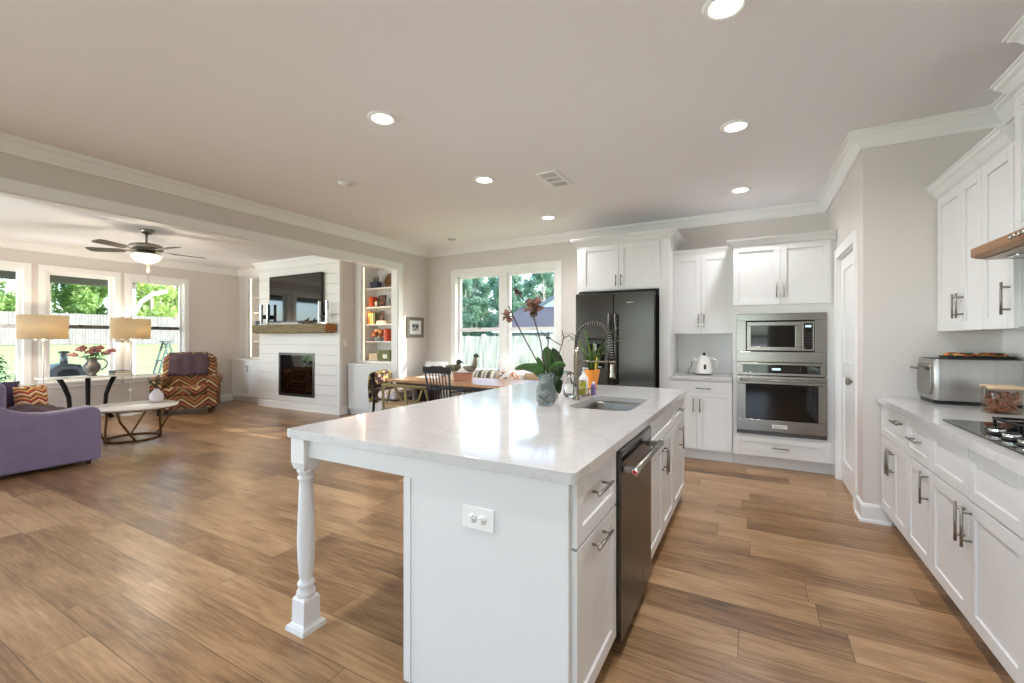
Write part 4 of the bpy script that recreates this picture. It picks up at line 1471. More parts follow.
t = thing('power_outlet', 'white double power outlet plate on the island end panel', 'outlet', (-0.847, 1.300, 0.695))
MB().box(-0.066, 0.066, -0.006, 0.0, -0.040, 0.040).build('plate', M['white_plastic'], t, bevel=0.003)
for x in (-0.0205, 0.0205):
    b = MB()
    b.xf(Matrix.Translation((x, -0.006, 0)) @ Matrix.Rotation(R(90), 4, 'X'))
    b.lathe([(0.0, 0.0), (0.0165, 0.0), (0.0165, 0.002), (0.0, 0.002)], n=24)
    sk = b.build('socket', M['white_plastic'], t)
    for q, (dx, dz, w_, h_) in enumerate(((0.000, 0.006, 0.0075, 0.002), (0.0, -0.006, 0.009, 0.002), (-0.009, 0.0, 0.004, 0.004))):
        MB().box(x + dx - w_ / 2, x + dx + w_ / 2, -0.0087, -0.0079, dz - h_ / 2, dz + h_ / 2).build('slot', M['slot'], sk)

# --- faucet --------------------------------------------------------------
t = thing('kitchen_faucet', 'tall spring neck steel faucet standing beside the island sink', 'faucet', (-1.055, 2.83, 0.913))
MB().lathe([(0.0, 0.0), (0.028, 0.0), (0.028, 0.006), (0.022, 0.012), (0.018, 0.03), (0.018, 0.30), (0.0145, 0.305), (0.0145, 0.36), (0.0, 0.361)], n=24).build('column', M['faucet'], t)
ra = 0.118
path = [(0, 0, 0.355)] + arc((ra, 0, 0.40), ra, 180, 0, 18) + [(2 * ra + 0.006, 0, 0.34), (2 * ra + 0.012, 0, 0.27)]
MB().tube(path, 0.0115, 10).build('hose', M['blackmatte'], t)
sp = MB()
fine = []
for i in range(len(path) - 1):
    a, b_ = Vector(path[i]), Vector(path[i + 1])
    m_ = max(1, int((b_ - a).length / 0.004))
    for k in range(m_):
        fine.append(a.lerp(b_, k / m_))
acc, lastp = 0.0, fine[0]
for i in range(1, len(fine) - 1):
    acc += (fine[i] - lastp).length
    lastp = fine[i]
    if acc > 0.0125:
        acc = 0
        d_ = (fine[i + 1] - fine[i - 1]).normalized()
        sp.tube([fine[i] - d_ * 0.0022, fine[i] + d_ * 0.0022], 0.0132, 12)
so = sp.build('spring', M['steelh'], t)
MB().lathe([(0.0, 0.0), (0.019, 0.0), (0.020, 0.012), (0.0165, 0.03), (0.0155, 0.085), (0.012, 0.115), (0.0, 0.116)], (2 * ra + 0.014, 0, 0.155), 20).build('spray_head', M['faucet'], t)
MB().box(2 * ra + 0.026, 2 * ra + 0.036, -0.008, 0.008, 0.19, 0.235).build('spray_trigger', M['black'], t, bevel=0.003)
b = MB()
b.tube([(0.0, 0, 0.262), (2 * ra + 0.002, 0, 0.262)], 0.0055, 10)
b.build('docking_arm', M['faucet'], t)
MB().lathe([(0.018, 0.0), (0.0215, 0.0), (0.0215, 0.018), (0.018, 0.018)], (2 * ra + 0.014, 0, 0.253), 20, caps=False).build('docking_ring', M['faucet'], t)
b = MB()
b.tube([(0, -0.014, 0.10), (0, -0.035, 0.102), (0, -0.075, 0.125)], [0.011, 0.009, 0.006], 10)
b.build('lever', M['faucet'], t)

# ================================================================== COUNTER ITEMS
CZ = 0.913


def leaf_strip(b, pts, w, cup=0.15, n=10, roll=0.0):
    """a leaf: centre line pts, half width w(t), gently cupped; a thin double skin"""
    pts = [Vector(p) for p in pts]

    def P(t):
        f = t * (len(pts) - 1)
        i = min(int(f), len(pts) - 2)
        u = f - i
        p0 = pts[max(i - 1, 0)]
        p1, p2 = pts[i], pts[i + 1]
        p3 = pts[min(i + 2, len(pts) - 1)]
        return 0.5 * ((2 * p1) + (p2 - p0) * u + (2 * p0 - 5 * p1 + 4 * p2 - p3) * u * u + (3 * p1 - p0 - 3 * p2 + p3) * u ** 3)
    vs, fs = [], []
    for i in range(n + 1):
        t = i / n
        p = P(t)
        d = (P(min(1, t + 0.02)) - P(max(0, t - 0.02))).normalized()
        up = Vector((0, 0, 1)) if abs(d.z) < 0.92 else Vector((0.3, -0.9, 0.2)).normalized()
        sd = d.cross(up).normalized()
        nn = sd.cross(d)
        if roll:
            q_ = Matrix.Rotation(roll, 3, d)
            sd, nn = q_ @ sd, q_ @ nn
        ww = w * max(0.04, math.sin(pi * min(1, 0.06 + t * 0.93)) ** 0.7)
        vs += [p - sd * ww + nn * ww * cup, p, p + sd * ww + nn * ww * cup, p - nn * 0.0014]
    for i in range(n):
        a = i * 4
        fs += [(a, a + 1, a + 5, a + 4), (a + 1, a + 2, a + 6, a + 5), (a + 3, a, a + 4, a + 7), (a + 2, a + 3, a + 7, a + 6)]
    b._add(vs, fs, True)
    return b


def flower(b, c, r, n=5, tilt=(0, 0), seed=0):
    rnd = random.Random(seed)
    m = Matrix.Translation(c) @ Euler((tilt[0], tilt[1], rnd.random() * 3)).to_matrix().to_4x4()
    for k in range(n):
        a = 2 * pi * k / n
        pts = [m @ Vector((0, 0, 0)), m @ Vector((cos(a) * r * 0.5, sin(a) * r * 0.5, r * 0.22)), m @ Vector((cos(a) * r, sin(a) * r, r * rnd.uniform(-0.05, 0.3)))]
        leaf_strip(b, pts, r * 0.5, 0.2, 5)
    b.ell(m @ Vector((0, 0, r * 0.1)), (r * 0.16,) * 3, 8, 6)
    return b


RV = R(28.75)
t = thing('orchid_vase', 'crackled grey glass vase of orchid stems with wilted blooms on the island', 'orchid', (-1.147, 2.536, CZ), RV)
MB().lathe([(0.0, 0.0), (0.045, 0.002), (0.058, 0.02), (0.066, 0.055), (0.062, 0.095), (0.048, 0.13), (0.044, 0.15), (0.052, 0.18), (0.060, 0.198),
            (0.056, 0.197), (0.040, 0.150), (0.044, 0.13), (0.057, 0.095), (0.060, 0.055), (0.05, 0.02), (0.0, 0.012)], n=32).build('glass_vase', M['vase_glass'], t)
MB().lathe([(0.0, 0.014), (0.045, 0.02), (0.052, 0.055), (0.05, 0.09), (0.035, 0.13), (0.0, 0.135)], n=20).build('moss', M['stem'], t)
ST = [([(-0.02, 0.0, 0.13), (-0.05, 0.005, 0.26), (-0.11, 0.02, 0.37), (-0.185, 0.02, 0.51), (-0.235, 0.01, 0.62)], 0.0042),
      ([(0.0, 0.0, 0.14), (-0.012, 0.01, 0.26), (-0.032, 0.02, 0.39), (-0.065, 0.02, 0.51), (-0.092, 0.015, 0.60)], 0.0042),
      ([(0.01, 0.01, 0.14), (0.012, 0.02, 0.30), (0.016, 0.02, 0.46)], 0.0035),
      ([(-0.092, 0.015, 0.60), (-0.13, 0.0, 0.65), (-0.18, -0.005, 0.70)], 0.0028)]
for pts, r in ST:
    MB().tube(pts, r, 7).build('flower_stem', M['stem'], t)
b = MB()
b.box(0.0, 0.032, 0.012, 0.028, 0.412, 0.424)
b.build('stake_clip', M['blackmatte'], t, bevel=0.003)
for c, r, tl, mm, sd in (((-0.245, 0.0, 0.555), 0.042, (1.3, 0.3), 'orchid', 1), ((-0.10, -0.01, 0.61), 0.052, (1.2, -0.4), 'orchid', 2), ((-0.062, 0.0, 0.625), 0.045, (1.5, 0.5), 'orchid', 3),
                         ((-0.185, 0.0, 0.705), 0.032, (0.9, 0.2), 'orchid_dark', 4), ((-0.082, -0.015, 0.585), 0.040, (1.9, 0.1), 'orchid_dark', 5)):
    flower(MB(), c, r * 1.12, 6, tl, sd).build('bloom', M[mm], t)
for pts, w, mm, rl in (([(-0.03, 0, 0.17), (-0.06, -0.02, 0.215), (-0.13, -0.03, 0.235), (-0.20, -0.035, 0.225)], 0.036, 'leaf', 50),
                       ([(-0.02, -0.01, 0.17), (-0.05, -0.03, 0.215), (-0.09, -0.05, 0.235), (-0.135, -0.06, 0.23)], 0.036, 'leaf', 60),
                       ([(-0.01, 0.0, 0.16), (-0.03, 0.0, 0.235), (-0.055, 0.0, 0.30)], 0.02, 'leaf', 0),
                       ([(0.015, 0.0, 0.17), (0.04, 0.03, 0.22), (0.09, 0.04, 0.245), (0.13, 0.05, 0.235)], 0.036, 'leaf', -55)):
    leaf_strip(MB(), pts, w, 0.12, 10, R(rl)).build('leaf', M[mm], t, recalc=False)

t = thing('potted_orchid', 'leafy dark green orchid in a small cream pot behind the glass vase', 'orchid', (-1.205, 2.79, CZ), RV)
MB().lathe([(0.0, 0.0), (0.030, 0.0), (0.036, 0.05), (0.040, 0.10), (0.036, 0.10), (0.0, 0.085)], n=24).build('pot', M['pot_white'], t)
for pts, w, mm in (([(0.0, 0, 0.09), (-0.01, 0.0, 0.20), (-0.04, 0.0, 0.29), (-0.05, 0, 0.36)], 0.055, 'leaf'), ([(0.0, 0, 0.09), (0.03, 0.01, 0.20), (0.02, 0.02, 0.28), (-0.005, 0.02, 0.35)], 0.045, 'leaf_dark'),
                   ([(0, 0, 0.09), (0.02, -0.03, 0.16), (0.005, -0.05, 0.12), (-0.02, -0.06, 0.04)], 0.045, 'leaf_dark'), ([(0, 0, 0.09), (0.05, 0.02, 0.16), (0.10, 0.03, 0.185), (0.15, 0.04, 0.16)], 0.045, 'leaf'),
                   ([(0, 0, 0.09), (-0.05, 0.02, 0.16), (-0.09, 0.03, 0.19), (-0.12, 0.04, 0.17)], 0.045, 'leaf'), ([(0, 0, 0.09), (0.03, -0.01, 0.13), (0.03, -0.03, 0.09), (0.035, -0.04, 0.04)], 0.03, 'leaf_dark')):
    leaf_strip(MB(), pts, w, 0.15).build('leaf', M[mm], t, recalc=False)
for pts in ([(0.01, 0, 0.09), (0.03, 0, 0.28), (0.07, 0, 0.42), (0.06, 0.0, 0.47)], [(0.07, 0, 0.42), (0.11, 0.0, 0.44), (0.14, 0.0, 0.40)], [(0.05, 0, 0.37), (-0.05, 0.0, 0.43), (-0.09, 0, 0.47)]):
    MB().tube(pts, 0.0035, 6).build('flower_stem', M['stem'], t)

t = thing('glass_bottle', 'clear glass bottle of water standing between the orchids and the faucet', 'bottle', (-1.16, 2.96, CZ))
MB().lathe([(0.0, 0.0), (0.034, 0.0), (0.037, 0.01), (0.037, 0.09), (0.030, 0.115), (0.015, 0.135), (0.014, 0.16), (0.011, 0.16), (0.012, 0.135), (0.027, 0.112), (0.033, 0.088), (0.033, 0.012), (0.0, 0.008)], n=24).build('glass_body', M['jar_glass'], t)
MB().lathe([(0.0, 0.158), (0.017, 0.158), (0.017, 0.178), (0.0, 0.18)], n=18).build('cap', M['steelh'], t)
t = thing('soap_bottle', 'white soap bottle with a pump just behind the yellow can', 'bottle', (-1.105, 3.12, CZ))
MB().lathe([(0.0, 0.0), (0.032, 0.0), (0.034, 0.01), (0.034, 0.12), (0.022, 0.142), (0.012, 0.148), (0.012, 0.16), (0, 0.16)], n=24).build('bottle_body', M['white_plastic'], t)
b = MB()
b.lathe([(0.0, 0.16), (0.013, 0.16), (0.013, 0.172), (0.004, 0.174), (0.004, 0.19), (0.011, 0.19), (0.011, 0.2), (0, 0.2)], n=14)
b.box(0.0, 0.035, -0.005, 0.005, 0.191, 0.199)
b.build('pump', M['white_plastic'], t)
t = thing('sponge_caddy', 'small wire sponge caddy beside the faucet holding a yellow can', 'caddy', (-1.075, 3.02, CZ))
b = MB()
for z in (0.012, 0.055):
    pl = rrect(-0.055, 0.055, -0.045, 0.045, 0.012, 3)
    b.tube([(x, y, z) for x, y in pl] + [(pl[0][0], pl[0][1], z)], 0.0022, 6)
for x, y in ((-0.054, -0.03), (-0.054, 0.03), (0.054, -0.03), (0.054, 0.03), (-0.025, -0.044), (0.025, -0.044), (-0.025, 0.044), (0.025, 0.044)):
    b.tube([(x, y, 0.0), (x, y, 0.055)], 0.002, 6)
for x in (-0.035, -0.012, 0.012, 0.035):
    b.tube([(x, -0.044, 0.012), (x, 0.044, 0.012)], 0.002, 6)
b.build('wire_frame', M['steelh'], t)
t = thing('printed_can', 'yellow green printed can standing in the wire caddy by the faucet', 'can', (-1.085, 3.02, CZ + 0.0145))
MB().lathe([(0.0, 0.0), (0.034, 0.0), (0.0355, 0.003), (0.0355, 0.092), (0.034, 0.095), (0.0, 0.095)], n=28).build('can_body', M['can'], t)
MB().lathe([(0.0, 0.0945), (0.033, 0.0945), (0.0345, 0.097), (0.033, 0.099), (0.03, 0.097), (0.0, 0.097)], n=28).build('lid', M['steelh'], t)
t = thing('spray_bottle', 'small violet labelled bottle between the yellow can and the orange pot', 'bottle', (-1.04, 3.15, CZ))
MB().lathe([(0.0, 0.0), (0.020, 0.0), (0.021, 0.006), (0.021, 0.06), (0.012, 0.075), (0.0, 0.076)], n=20).build('bottle_body', M['violet'], t)
MB().lathe([(0.0, 0.076), (0.011, 0.076), (0.011, 0.095), (0.0, 0.096)], n=16).build('cap', M['white_plastic'], t)

t = thing('spider_plant', 'grassy plant with long arching blades in an orange pot on the island', 'potted plant', (-1.165, 3.50, CZ), RV)
MB().lathe([(0.0, 0.0), (0.042, 0.0), (0.044, 0.014), (0.034, 0.02), (0.036, 0.03), (0.052, 0.10), (0.060, 0.145), (0.062, 0.16), (0.055, 0.16), (0.050, 0.14), (0.0, 0.138)], n=28).build('pot', M['orange_pot'], t)
MB().tube([(0.012, -0.045, 0.12), (0.02, -0.05, 0.20), (0.028, -0.045, 0.265)], 0.0065, 8).build('plant_stake', M['yellow'], t)
rnd = random.Random(5)
for k in range(46):
    a = rnd.random() * 2 * pi
    L = rnd.uniform(0.16, 0.50) if k > 24 else rnd.uniform(0.16, 0.28)
    out = rnd.uniform(0.35, 0.95) * L if L > 0.28 else rnd.uniform(0.1, 0.5) * L
    up = L * rnd.uniform(0.65, 0.95) if L < 0.28 else L * rnd.uniform(0.45, 0.9)
    r0 = rnd.uniform(0.0, 0.03)
    ca_, sa_ = cos(a), sin(a)
    droop = rnd.uniform(-0.02, 0.06) * (L / 0.3)
    pts = [(ca_ * r0, sa_ * r0, 0.135), (ca_ * (r0 + out * 0.25), sa_ * (r0 + out * 0.25), 0.14 + up * 0.62), (ca_ * (r0 + out * 0.62), sa_ * (r0 + out * 0.62), 0.14 + up), (ca_ * (r0 + out), sa_ * (r0 + out), 0.14 + up - droop)]
    leaf_strip(MB(), pts, rnd.uniform(0.005, 0.009), 0.3, 9).build('leaf', M['leaf_grass'] if k % 4 else M['leaf_dark'], t, recalc=False)

# ================================================================== LIVING ROOM
def shaker_pair(root, w, z0, z1, hz):
    front(root, 'door', 0.02, w / 2, z0, z1, w / 2 - 0.03, hz, 0.13)
    front(root, 'door', w / 2, w - 0.02, z0, z1, w / 2 + 0.03, hz, 0.13)


for nm, x0, x1, lb in (('l', XW + 0.005, FB0 - 0.02, 'white two door cabinet left of the fireplace, under the lit niche'), ('r', FB1 + 0.02, XL - 0.125, 'white two door cabinet right of the fireplace, under the bookshelves')):
    t = cabinet(lb, (x0, 5.45, 0), 0, x1 - x0, 0.145, 0.09, 0.865, group='white living room cabinets', name='low_cabinet', toe_in=0.03)
    shaker_pair(t, x1 - x0, 0.10, 0.83, 0.70)
    MB().box(0.0, x1 - x0, -0.035, 0.145, 0.865, 0.895).build('cabinet_top', M['cab'], t, bevel=0.002)

# niches: face frame, shelves, warm light strip
SHELF = [0.90, 1.285, 1.59, 1.90, 2.235]


def niche(n_, key):
    x0, x1, z0, z1 = n_
    b = MB()
    b.box(x0 - 0.09, x0, YL - 0.018, YL, 0.897, z1 + 0.07).box(x1, x1 + 0.09, YL - 0.018, YL, 0.897, z1 + 0.07).box(x0, x1, YL - 0.018, YL, z1, z1 + 0.07)
    b.box(x0, x1, YL - 0.018, YL, 0.897, z0)
    b.box(x0, x0 + 0.012, YL, YL + 0.37, z0, z1).box(x1 - 0.012, x1, YL, YL + 0.37, z0, z1).box(x0 + 0.012, x1 - 0.012, YL, YL + 0.37, z1 - 0.012, z1)
    b.box(x0 + 0.012, x1 - 0.012, YL + 0.365, YL + 0.38, z0, z1)
    f = struct(b.build('trim_niche_%s' % key, M['cab'], bevel=0.001))
    return f


fL = niche(NL, 'left')
fR = niche(NR, 'right')
for key, n_ in (('left', NL), ('right', NR)):
    for i, z in enumerate(SHELF[1:]):
        o = MB((n_[0] + 0.014, YL + 0.09, z - 0.022)).box(n_[0] + 0.014, n_[1] - 0.014, YL + 0.09, YL + 0.362, z - 0.022, z).build('shelf', M['cab'], bevel=0.0015)
        tag(o, 'white shelf board, %s up, in the niche %s of the fireplace' % (('lowest', 'second', 'third', 'topmost')[i], key), 'shelf', 'niche shelf boards')
    t = thing('light_strip', 'warm glowing light strip down the inner edge of the niche %s of the fireplace' % key, 'light strip', (n_[0] + 0.012, YL + 0.03, 0.95), 0, 'niche light strips')
    MB().box(0.0, 0.006, 0.0, 0.010, 0.0, n_[3] - 0.97).build('led_tape', M['led'], t)
    MB().box(0.0, 0.004, -0.006, 0.0, 0.0, n_[3] - 0.97).build('channel', M['trim'], t)
    ll = area('strip_glow', (n_[0] + 0.022, YL + 0.045, (n_[2] + n_[3]) / 2), (n_[0] + 0.5, YL + 0.2, (n_[2] + n_[3]) / 2), 0.012, n_[3] - 1.0, 7.0, (1.0, 0.74, 0.46))

# shelf contents, right niche (x grows to the right, shelf by shelf from the bottom)
YB_ = YL + 0.11


def book(x, z, th, h, d, mm, label, lean=0.0, lying=False, y=None):
    yy = YB_ if y is None else y
    t = thing('book', label, 'book', (x, yy, z), 0, 'books in the niches')
    if not lying:
        m = Matrix.Rotation(lean, 4, 'Y')
        MB().xf(m).box(0, th, 0.0, d, 0, h).build('cover', M[mm], t, bevel=0.002)
        MB().xf(m).box(0.003, th - 0.003, 0.004, d + 0.0015, 0.004, h + 0.001).build('pages', M['paper'], t)
    else:
        MB().box(0, h, 0, d, 0, th).build('cover', M[mm], t, bevel=0.002)
        MB().box(0.004, h + 0.001, -0.0008, d - 0.004, 0.004, th - 0.004).build('pages', M['paper'], t)
    return t


Z0 = NR[2]
for i, (mm, lb, w_) in enumerate((('book_cream', 'cream book lying at the bottom of the pile in the lowest bay', 0.21), ('book_orange', 'orange book lying in the middle of the pile in the lowest bay', 0.20), ('book_cream', 'pale book lying on top of the pile in the lowest bay', 0.19))):
    book(-6.070, Z0 + i * 0.042, 0.040, w_, 0.17, mm, lb, lying=True)
t = thing('storage_box', 'olive green card box with a paper label in the lowest bay', 'box', (-5.830, YB_, Z0))
MB().box(0, 0.26, 0, 0.13, 0, 0.15).build('box_body', M['box_green'], t, bevel=0.003)
MB().box(-0.004, 0.264, -0.004, 0.134, 0.15, 0.19).build('lid', M['box_green'], t, bevel=0.003)
MB().box(0.10, 0.20, -0.006, 0.0, 0.045, 0.115).build('paper_label', M['mat_white'], t)

zz = SHELF[1]
t = thing('flower_bowl', 'round bunch of orange and red dried flowers on the second bay', 'flowers', (-5.930, YB_ + 0.1, zz))
MB().lathe([(0, 0), (0.06, 0), (0.075, 0.02), (0.095, 0.06), (0.085, 0.06), (0.0, 0.04)], n=22).build('bowl', M['bluegrey'], t)
b = MB()
rnd = random.Random(3)
for k in range(70):
    a, e_ = rnd.random() * 2 * pi, rnd.uniform(0.0, 1.4)
    b.ell((0.125 * cos(a) * cos(e_), 0.085 * sin(a) * cos(e_), 0.085 + 0.125 * sin(e_)), (0.03, 0.024, 0.022), 7, 5)
bq = b.build('blooms', M['flower_ball'], t)
bq['kind'] = 'stuff'
for i, (mm, lb) in enumerate((('book_pink', 'rosy upright book right of the dried flowers'), ('book_red', 'red upright book at the right end beside the rosy one'))):
    book(-5.710 + i * 0.04, zz, 0.034, 0.225 - 0.01 * i, 0.16, mm, lb)
zz = SHELF[2]
for i, (mm, lb, th, h) in enumerate((('book_orange', 'orange upright book, first in the third bay', 0.042, 0.225), ('book_yellow', 'ochre upright book, second in the third bay', 0.036, 0.21), ('book_cream', 'cream upright book, third in the third bay', 0.034, 0.20), ('book_olive', 'olive upright book, fourth in the third bay', 0.030, 0.215))):
    book(-6.095 + i * 0.048, zz, th, h, 0.16, mm, lb)
for i, (mm, lb) in enumerate((('book_cream', 'cream book lying under the small black photo frame'), ('book_pink', 'rosy book lying on the cream one under the small photo frame'))):
    book(-5.890, zz + i * 0.032, 0.030, 0.23 - i * 0.02, 0.16, mm, lb, lying=True)


def photo_frame(x, y, z, w_, h, label, fm, pm, border=0.02, tilt=R(-10)):
    t = thing('photo_frame', label, 'photo frame', (x, y, z), 0, 'photo frames on the shelves')
    m = Matrix.Rotation(tilt, 4, 'X')
    b = MB().xf(m)
    b.box(0, w_, 0, 0.014, 0, border).box(0, w_, 0, 0.014, h - border, h).box(0, border, 0, 0.014, border, h - border).box(w_ - border, w_, 0, 0.014, border, h - border)
    b.build('frame', M[fm], t, bevel=0.002)
    MB().xf(m).box(border, w_ - border, 0.006, 0.012, border, h - border).build('picture', M[pm], t)
    MB().tube([(w_ / 2, 0.014 - 0.0, h * 0.6), (w_ / 2, 0.09, 0.004)], 0.005, 6).build('easel_back', M['black'], t)


photo_frame(-5.870, YB_ + 0.03, zz + 0.065, 0.12, 0.17, 'small black photo frame on top of two lying books', 'black', 'photo')
zz = SHELF[3]
for i, (mm, lb) in enumerate((('book_orange', 'orange upright book, first in the fourth bay'), ('book_red', 'red upright book, second in the fourth bay'))):
    book(-6.070 + i * 0.05, zz, 0.042, 0.19 - 0.01 * i, 0.15, mm, lb)
t = thing('pillar_candle', 'small white candle between the red book and the large photo frame', 'candle', (-5.945, YB_ + 0.06, zz))
MB().lathe([(0, 0), (0.028, 0), (0.028, 0.10), (0.024, 0.105), (0, 0.10)], n=20).build('wax', M['cream'], t)
MB().tube([(0, 0, 0.098), (0.001, 0, 0.116)], 0.0015, 5).build('wick', M['black'], t)
photo_frame(-5.895, YB_ + 0.02, zz, 0.19, 0.21, 'large black photo frame in the fourth bay', 'black', 'photo', 0.026)
t = thing('easel_ornament', 'small grey peaked ornament right of the large photo frame', 'ornament', (-5.650, YB_ + 0.06, zz))
MB().prism([(-0.05, 0), (-0.028, 0), (0.0, 0.09), (0.028, 0), (0.05, 0), (0.008, 0.15), (-0.008, 0.15)], 'Y', 0, 0.02).build('peak', M['bluegrey'], t, bevel=0.003)
MB().box(-0.022, 0.022, 0.004, 0.016, 0.035, 0.05).build('crossbar', M['bluegrey'], t)
zz = SHELF[4]
t = thing('woven_basket', 'dark blue woven basket holding three dark candles on the topmost shelf', 'basket', (-5.980, YB_ + 0.08, zz))
b = MB()
p0, p1 = rrect(-0.085, 0.085, -0.055, 0.055, 0.02), rrect(-0.10, 0.10, -0.065, 0.065, 0.022)
pin = rrect(-0.094, 0.094, -0.059, 0.059, 0.02)
b.loft([[(x, y, 0.0) for x, y in p0], [(x, y, 0.115) for x, y in p1], [(x, y, 0.115) for x, y in pin], [(x * 0.9, y * 0.9, 0.09) for x, y in p0]], True, False)
b.build('basket_body', M['navy'], t)
for i, x in enumerate((-0.05, 0.0, 0.05)):
    MB().lathe([(0, 0.09), (0.013, 0.09), (0.011, 0.19), (0.004, 0.225), (0, 0.226)], (x, 0, 0), 12).build('candle', M['dark_wood'], t)
t = thing('woven_plate', 'round brown woven disc leaning at the right of the topmost shelf', 'woven plate', (-5.650, YB_ + 0.10, zz), 0)
m = Matrix.Rotation(R(78), 4, 'X')
b = MB().xf(Matrix.Translation((0, 0, 0.128)) @ m)
b.lathe([(0, 0), (0.09, 0.004), (0.125, 0.016), (0.128, 0.022), (0.12, 0.02), (0.0, 0.008)], n=30)
b.build('disc', M['wicker'], t)
b = MB().xf(Matrix.Translation((0, 0, 0.128)) @ m)
b.lathe([(0.04, 0.010), (0.05, 0.016), (0.06, 0.012)], n=30, caps=False)
b.build('woven_ring', M['dark_wood'], t)
t = thing('wire_arch', 'thin bent wire hoop standing on the topmost shelf', 'ornament', (-5.800, YB_ + 0.19, zz))
MB().tube([(-0.11, 0, 0.0)] + arc((0, 0, 0.17), 0.11, 180, 0, 14) + [(0.11, 0, 0.0)], 0.003, 6).build('hoop', M['iron'], t)
MB().box(-0.125, 0.125, -0.015, 0.015, 0, 0.006).build('foot', M['iron'], t)

# left niche contents
t = thing('red_canister', 'red lidded canister at the bottom of the niche left of the fireplace', 'canister', (-9.10, YL + 0.13, NL[2]))
MB().lathe([(0, 0), (0.085, 0), (0.09, 0.01), (0.09, 0.19), (0.082, 0.20), (0, 0.20)], n=24).build('body', M['red'], t)
MB().lathe([(0, 0.20), (0.084, 0.20), (0.08, 0.23), (0.02, 0.245), (0.018, 0.27), (0, 0.272)], n=24).build('lid', M['red'], t)
for i, (z, mm, lb) in enumerate(((SHELF[1], 'black', 'pair standing'), (SHELF[2], 'dark_wood', 'dark'))):
    for k in range(2):
        t = thing('candlestick', '%s candlestick %s, on the %s shelf of the left niche' % (('black', 'dark wooden')[i], ('nearer the light strip', 'nearer the fireplace')[k], ('lowest', 'second')[i]), 'candlestick', (-9.22 + k * 0.13, YL + 0.16, z), 0, 'candlesticks in the left niche')
        MB().lathe([(0, 0), (0.04, 0), (0.038, 0.012), (0.012, 0.03), (0.010, 0.12), (0.018, 0.135), (0.012, 0.15), (0.022, 0.165), (0, 0.167)], n=16).build('stick', M[mm], t)
        MB().lathe([(0, 0.166), (0.011, 0.166), (0.010, 0.235), (0, 0.24)], n=12).build('candle', M['black'], t)

# fireplace insert, mantel, television
t = thing('fireplace_insert', 'black framed glass fronted fireplace with logs set in the white planks', 'fireplace', (FI[0], FBY, FI[2]))
w_, h_ = FI[1] - FI[0], FI[3] - FI[2]
b = MB()
f_ = 0.045
b.box(0, w_, -0.012, 0.03, 0, f_).box(0, w_, -0.012, 0.03, h_ - f_, h_).box(0, f_, -0.012, 0.03, f_, h_ - f_).box(w_ - f_, w_, -0.012, 0.03, f_, h_ - f_)
b.build('frame', M['dark_steel'], t, bevel=0.003)
b = MB()
b.box(0.005, w_ - 0.005, 0.27, 0.28, 0.005, h_ - 0.005).box(0.005, 0.015, 0.03, 0.27, 0.005, h_ - 0.005).box(w_ - 0.015, w_ - 0.005, 0.03, 0.27, 0.005, h_ - 0.005)
b.box(0.015, w_ - 0.015, 0.03, 0.27, 0.005, 0.05).box(0.015, w_ - 0.015, 0.03, 0.27, h_ - 0.05, h_ - 0.005)
b.build('firebox', M['blackmatte'], t)
M['fire_glass'] = glass_pane_material()
q = M['fire_glass'].node_tree.nodes
q['Transparent BSDF'].inputs['Color'].default_value = (0.45, 0.45, 0.46, 1)
q['amount'].inputs[2].default_value = 0.10
MB().box(f_, w_ - f_, 0.006, 0.010, f_, h_ - f_).build('glass_front', M['fire_glass'], t)
for a, b_, r in (((0.22, 0.10, 0.085), (0.82, 0.16, 0.095), 0.038), ((0.30, 0.20, 0.09), (0.75, 0.12, 0.16), 0.034), ((0.45, 0.09, 0.15), (0.62, 0.21, 0.20), 0.028), ((0.25, 0.17, 0.15), (0.55, 0.14, 0.19), 0.026)):
    a, b_ = Vector(a), Vector(b_)
    MB().tube([a, a.lerp(b_, 0.3) + Vector((0, 0, 0.008)), a.lerp(b_, 0.7), b_], [r * 0.9, r, r * 0.95, r * 0.8], 9).build('log', M['log'], t)

t = thing('mantel_beam', 'rough brown wooden mantel beam above the fireplace', 'mantel', (-8.50, FBY, 1.44))
MB().box(0, 2.10, -0.24, -0.003, 0, 0.15).build('beam', M['beam_wood'], t, bevel=0.008)
M['end_grain'] = mat('end_grain', S(158, 104, 58), 0.7, var=0.2, scale=18)
MB().box(2.10, 2.112, -0.236, -0.006, 0.004, 0.146).build('end_grain', M['end_grain'], t, bevel=0.003)
MB().box(0.05, 2.05, -0.20, -0.003, -0.012, 0.0).build('support_cleat', M['beam_wood'], t)

t = thing('television', 'large black flat television mounted above the mantel', 'television', (-8.215, FBY, 1.645))
w_, h_ = 1.505, 0.875
MB().box(0, w_, -0.075, -0.035, 0, h_).build('body', M['black'], t, bevel=0.004)
M['tv_screen'] = mat('tv_screen', S(7, 7, 8), 0.05, var=0, spec=0.9)
MB().box(0.010, w_ - 0.010, -0.0765, -0.075, 0.018, h_ - 0.010).build('screen', M['tv_screen'], t)
MB().box(w_ / 2 - 0.2, w_ / 2 + 0.2, -0.035, -0.002, 0.25, 0.62).build('wall_mount', M['blackmatte'], t)

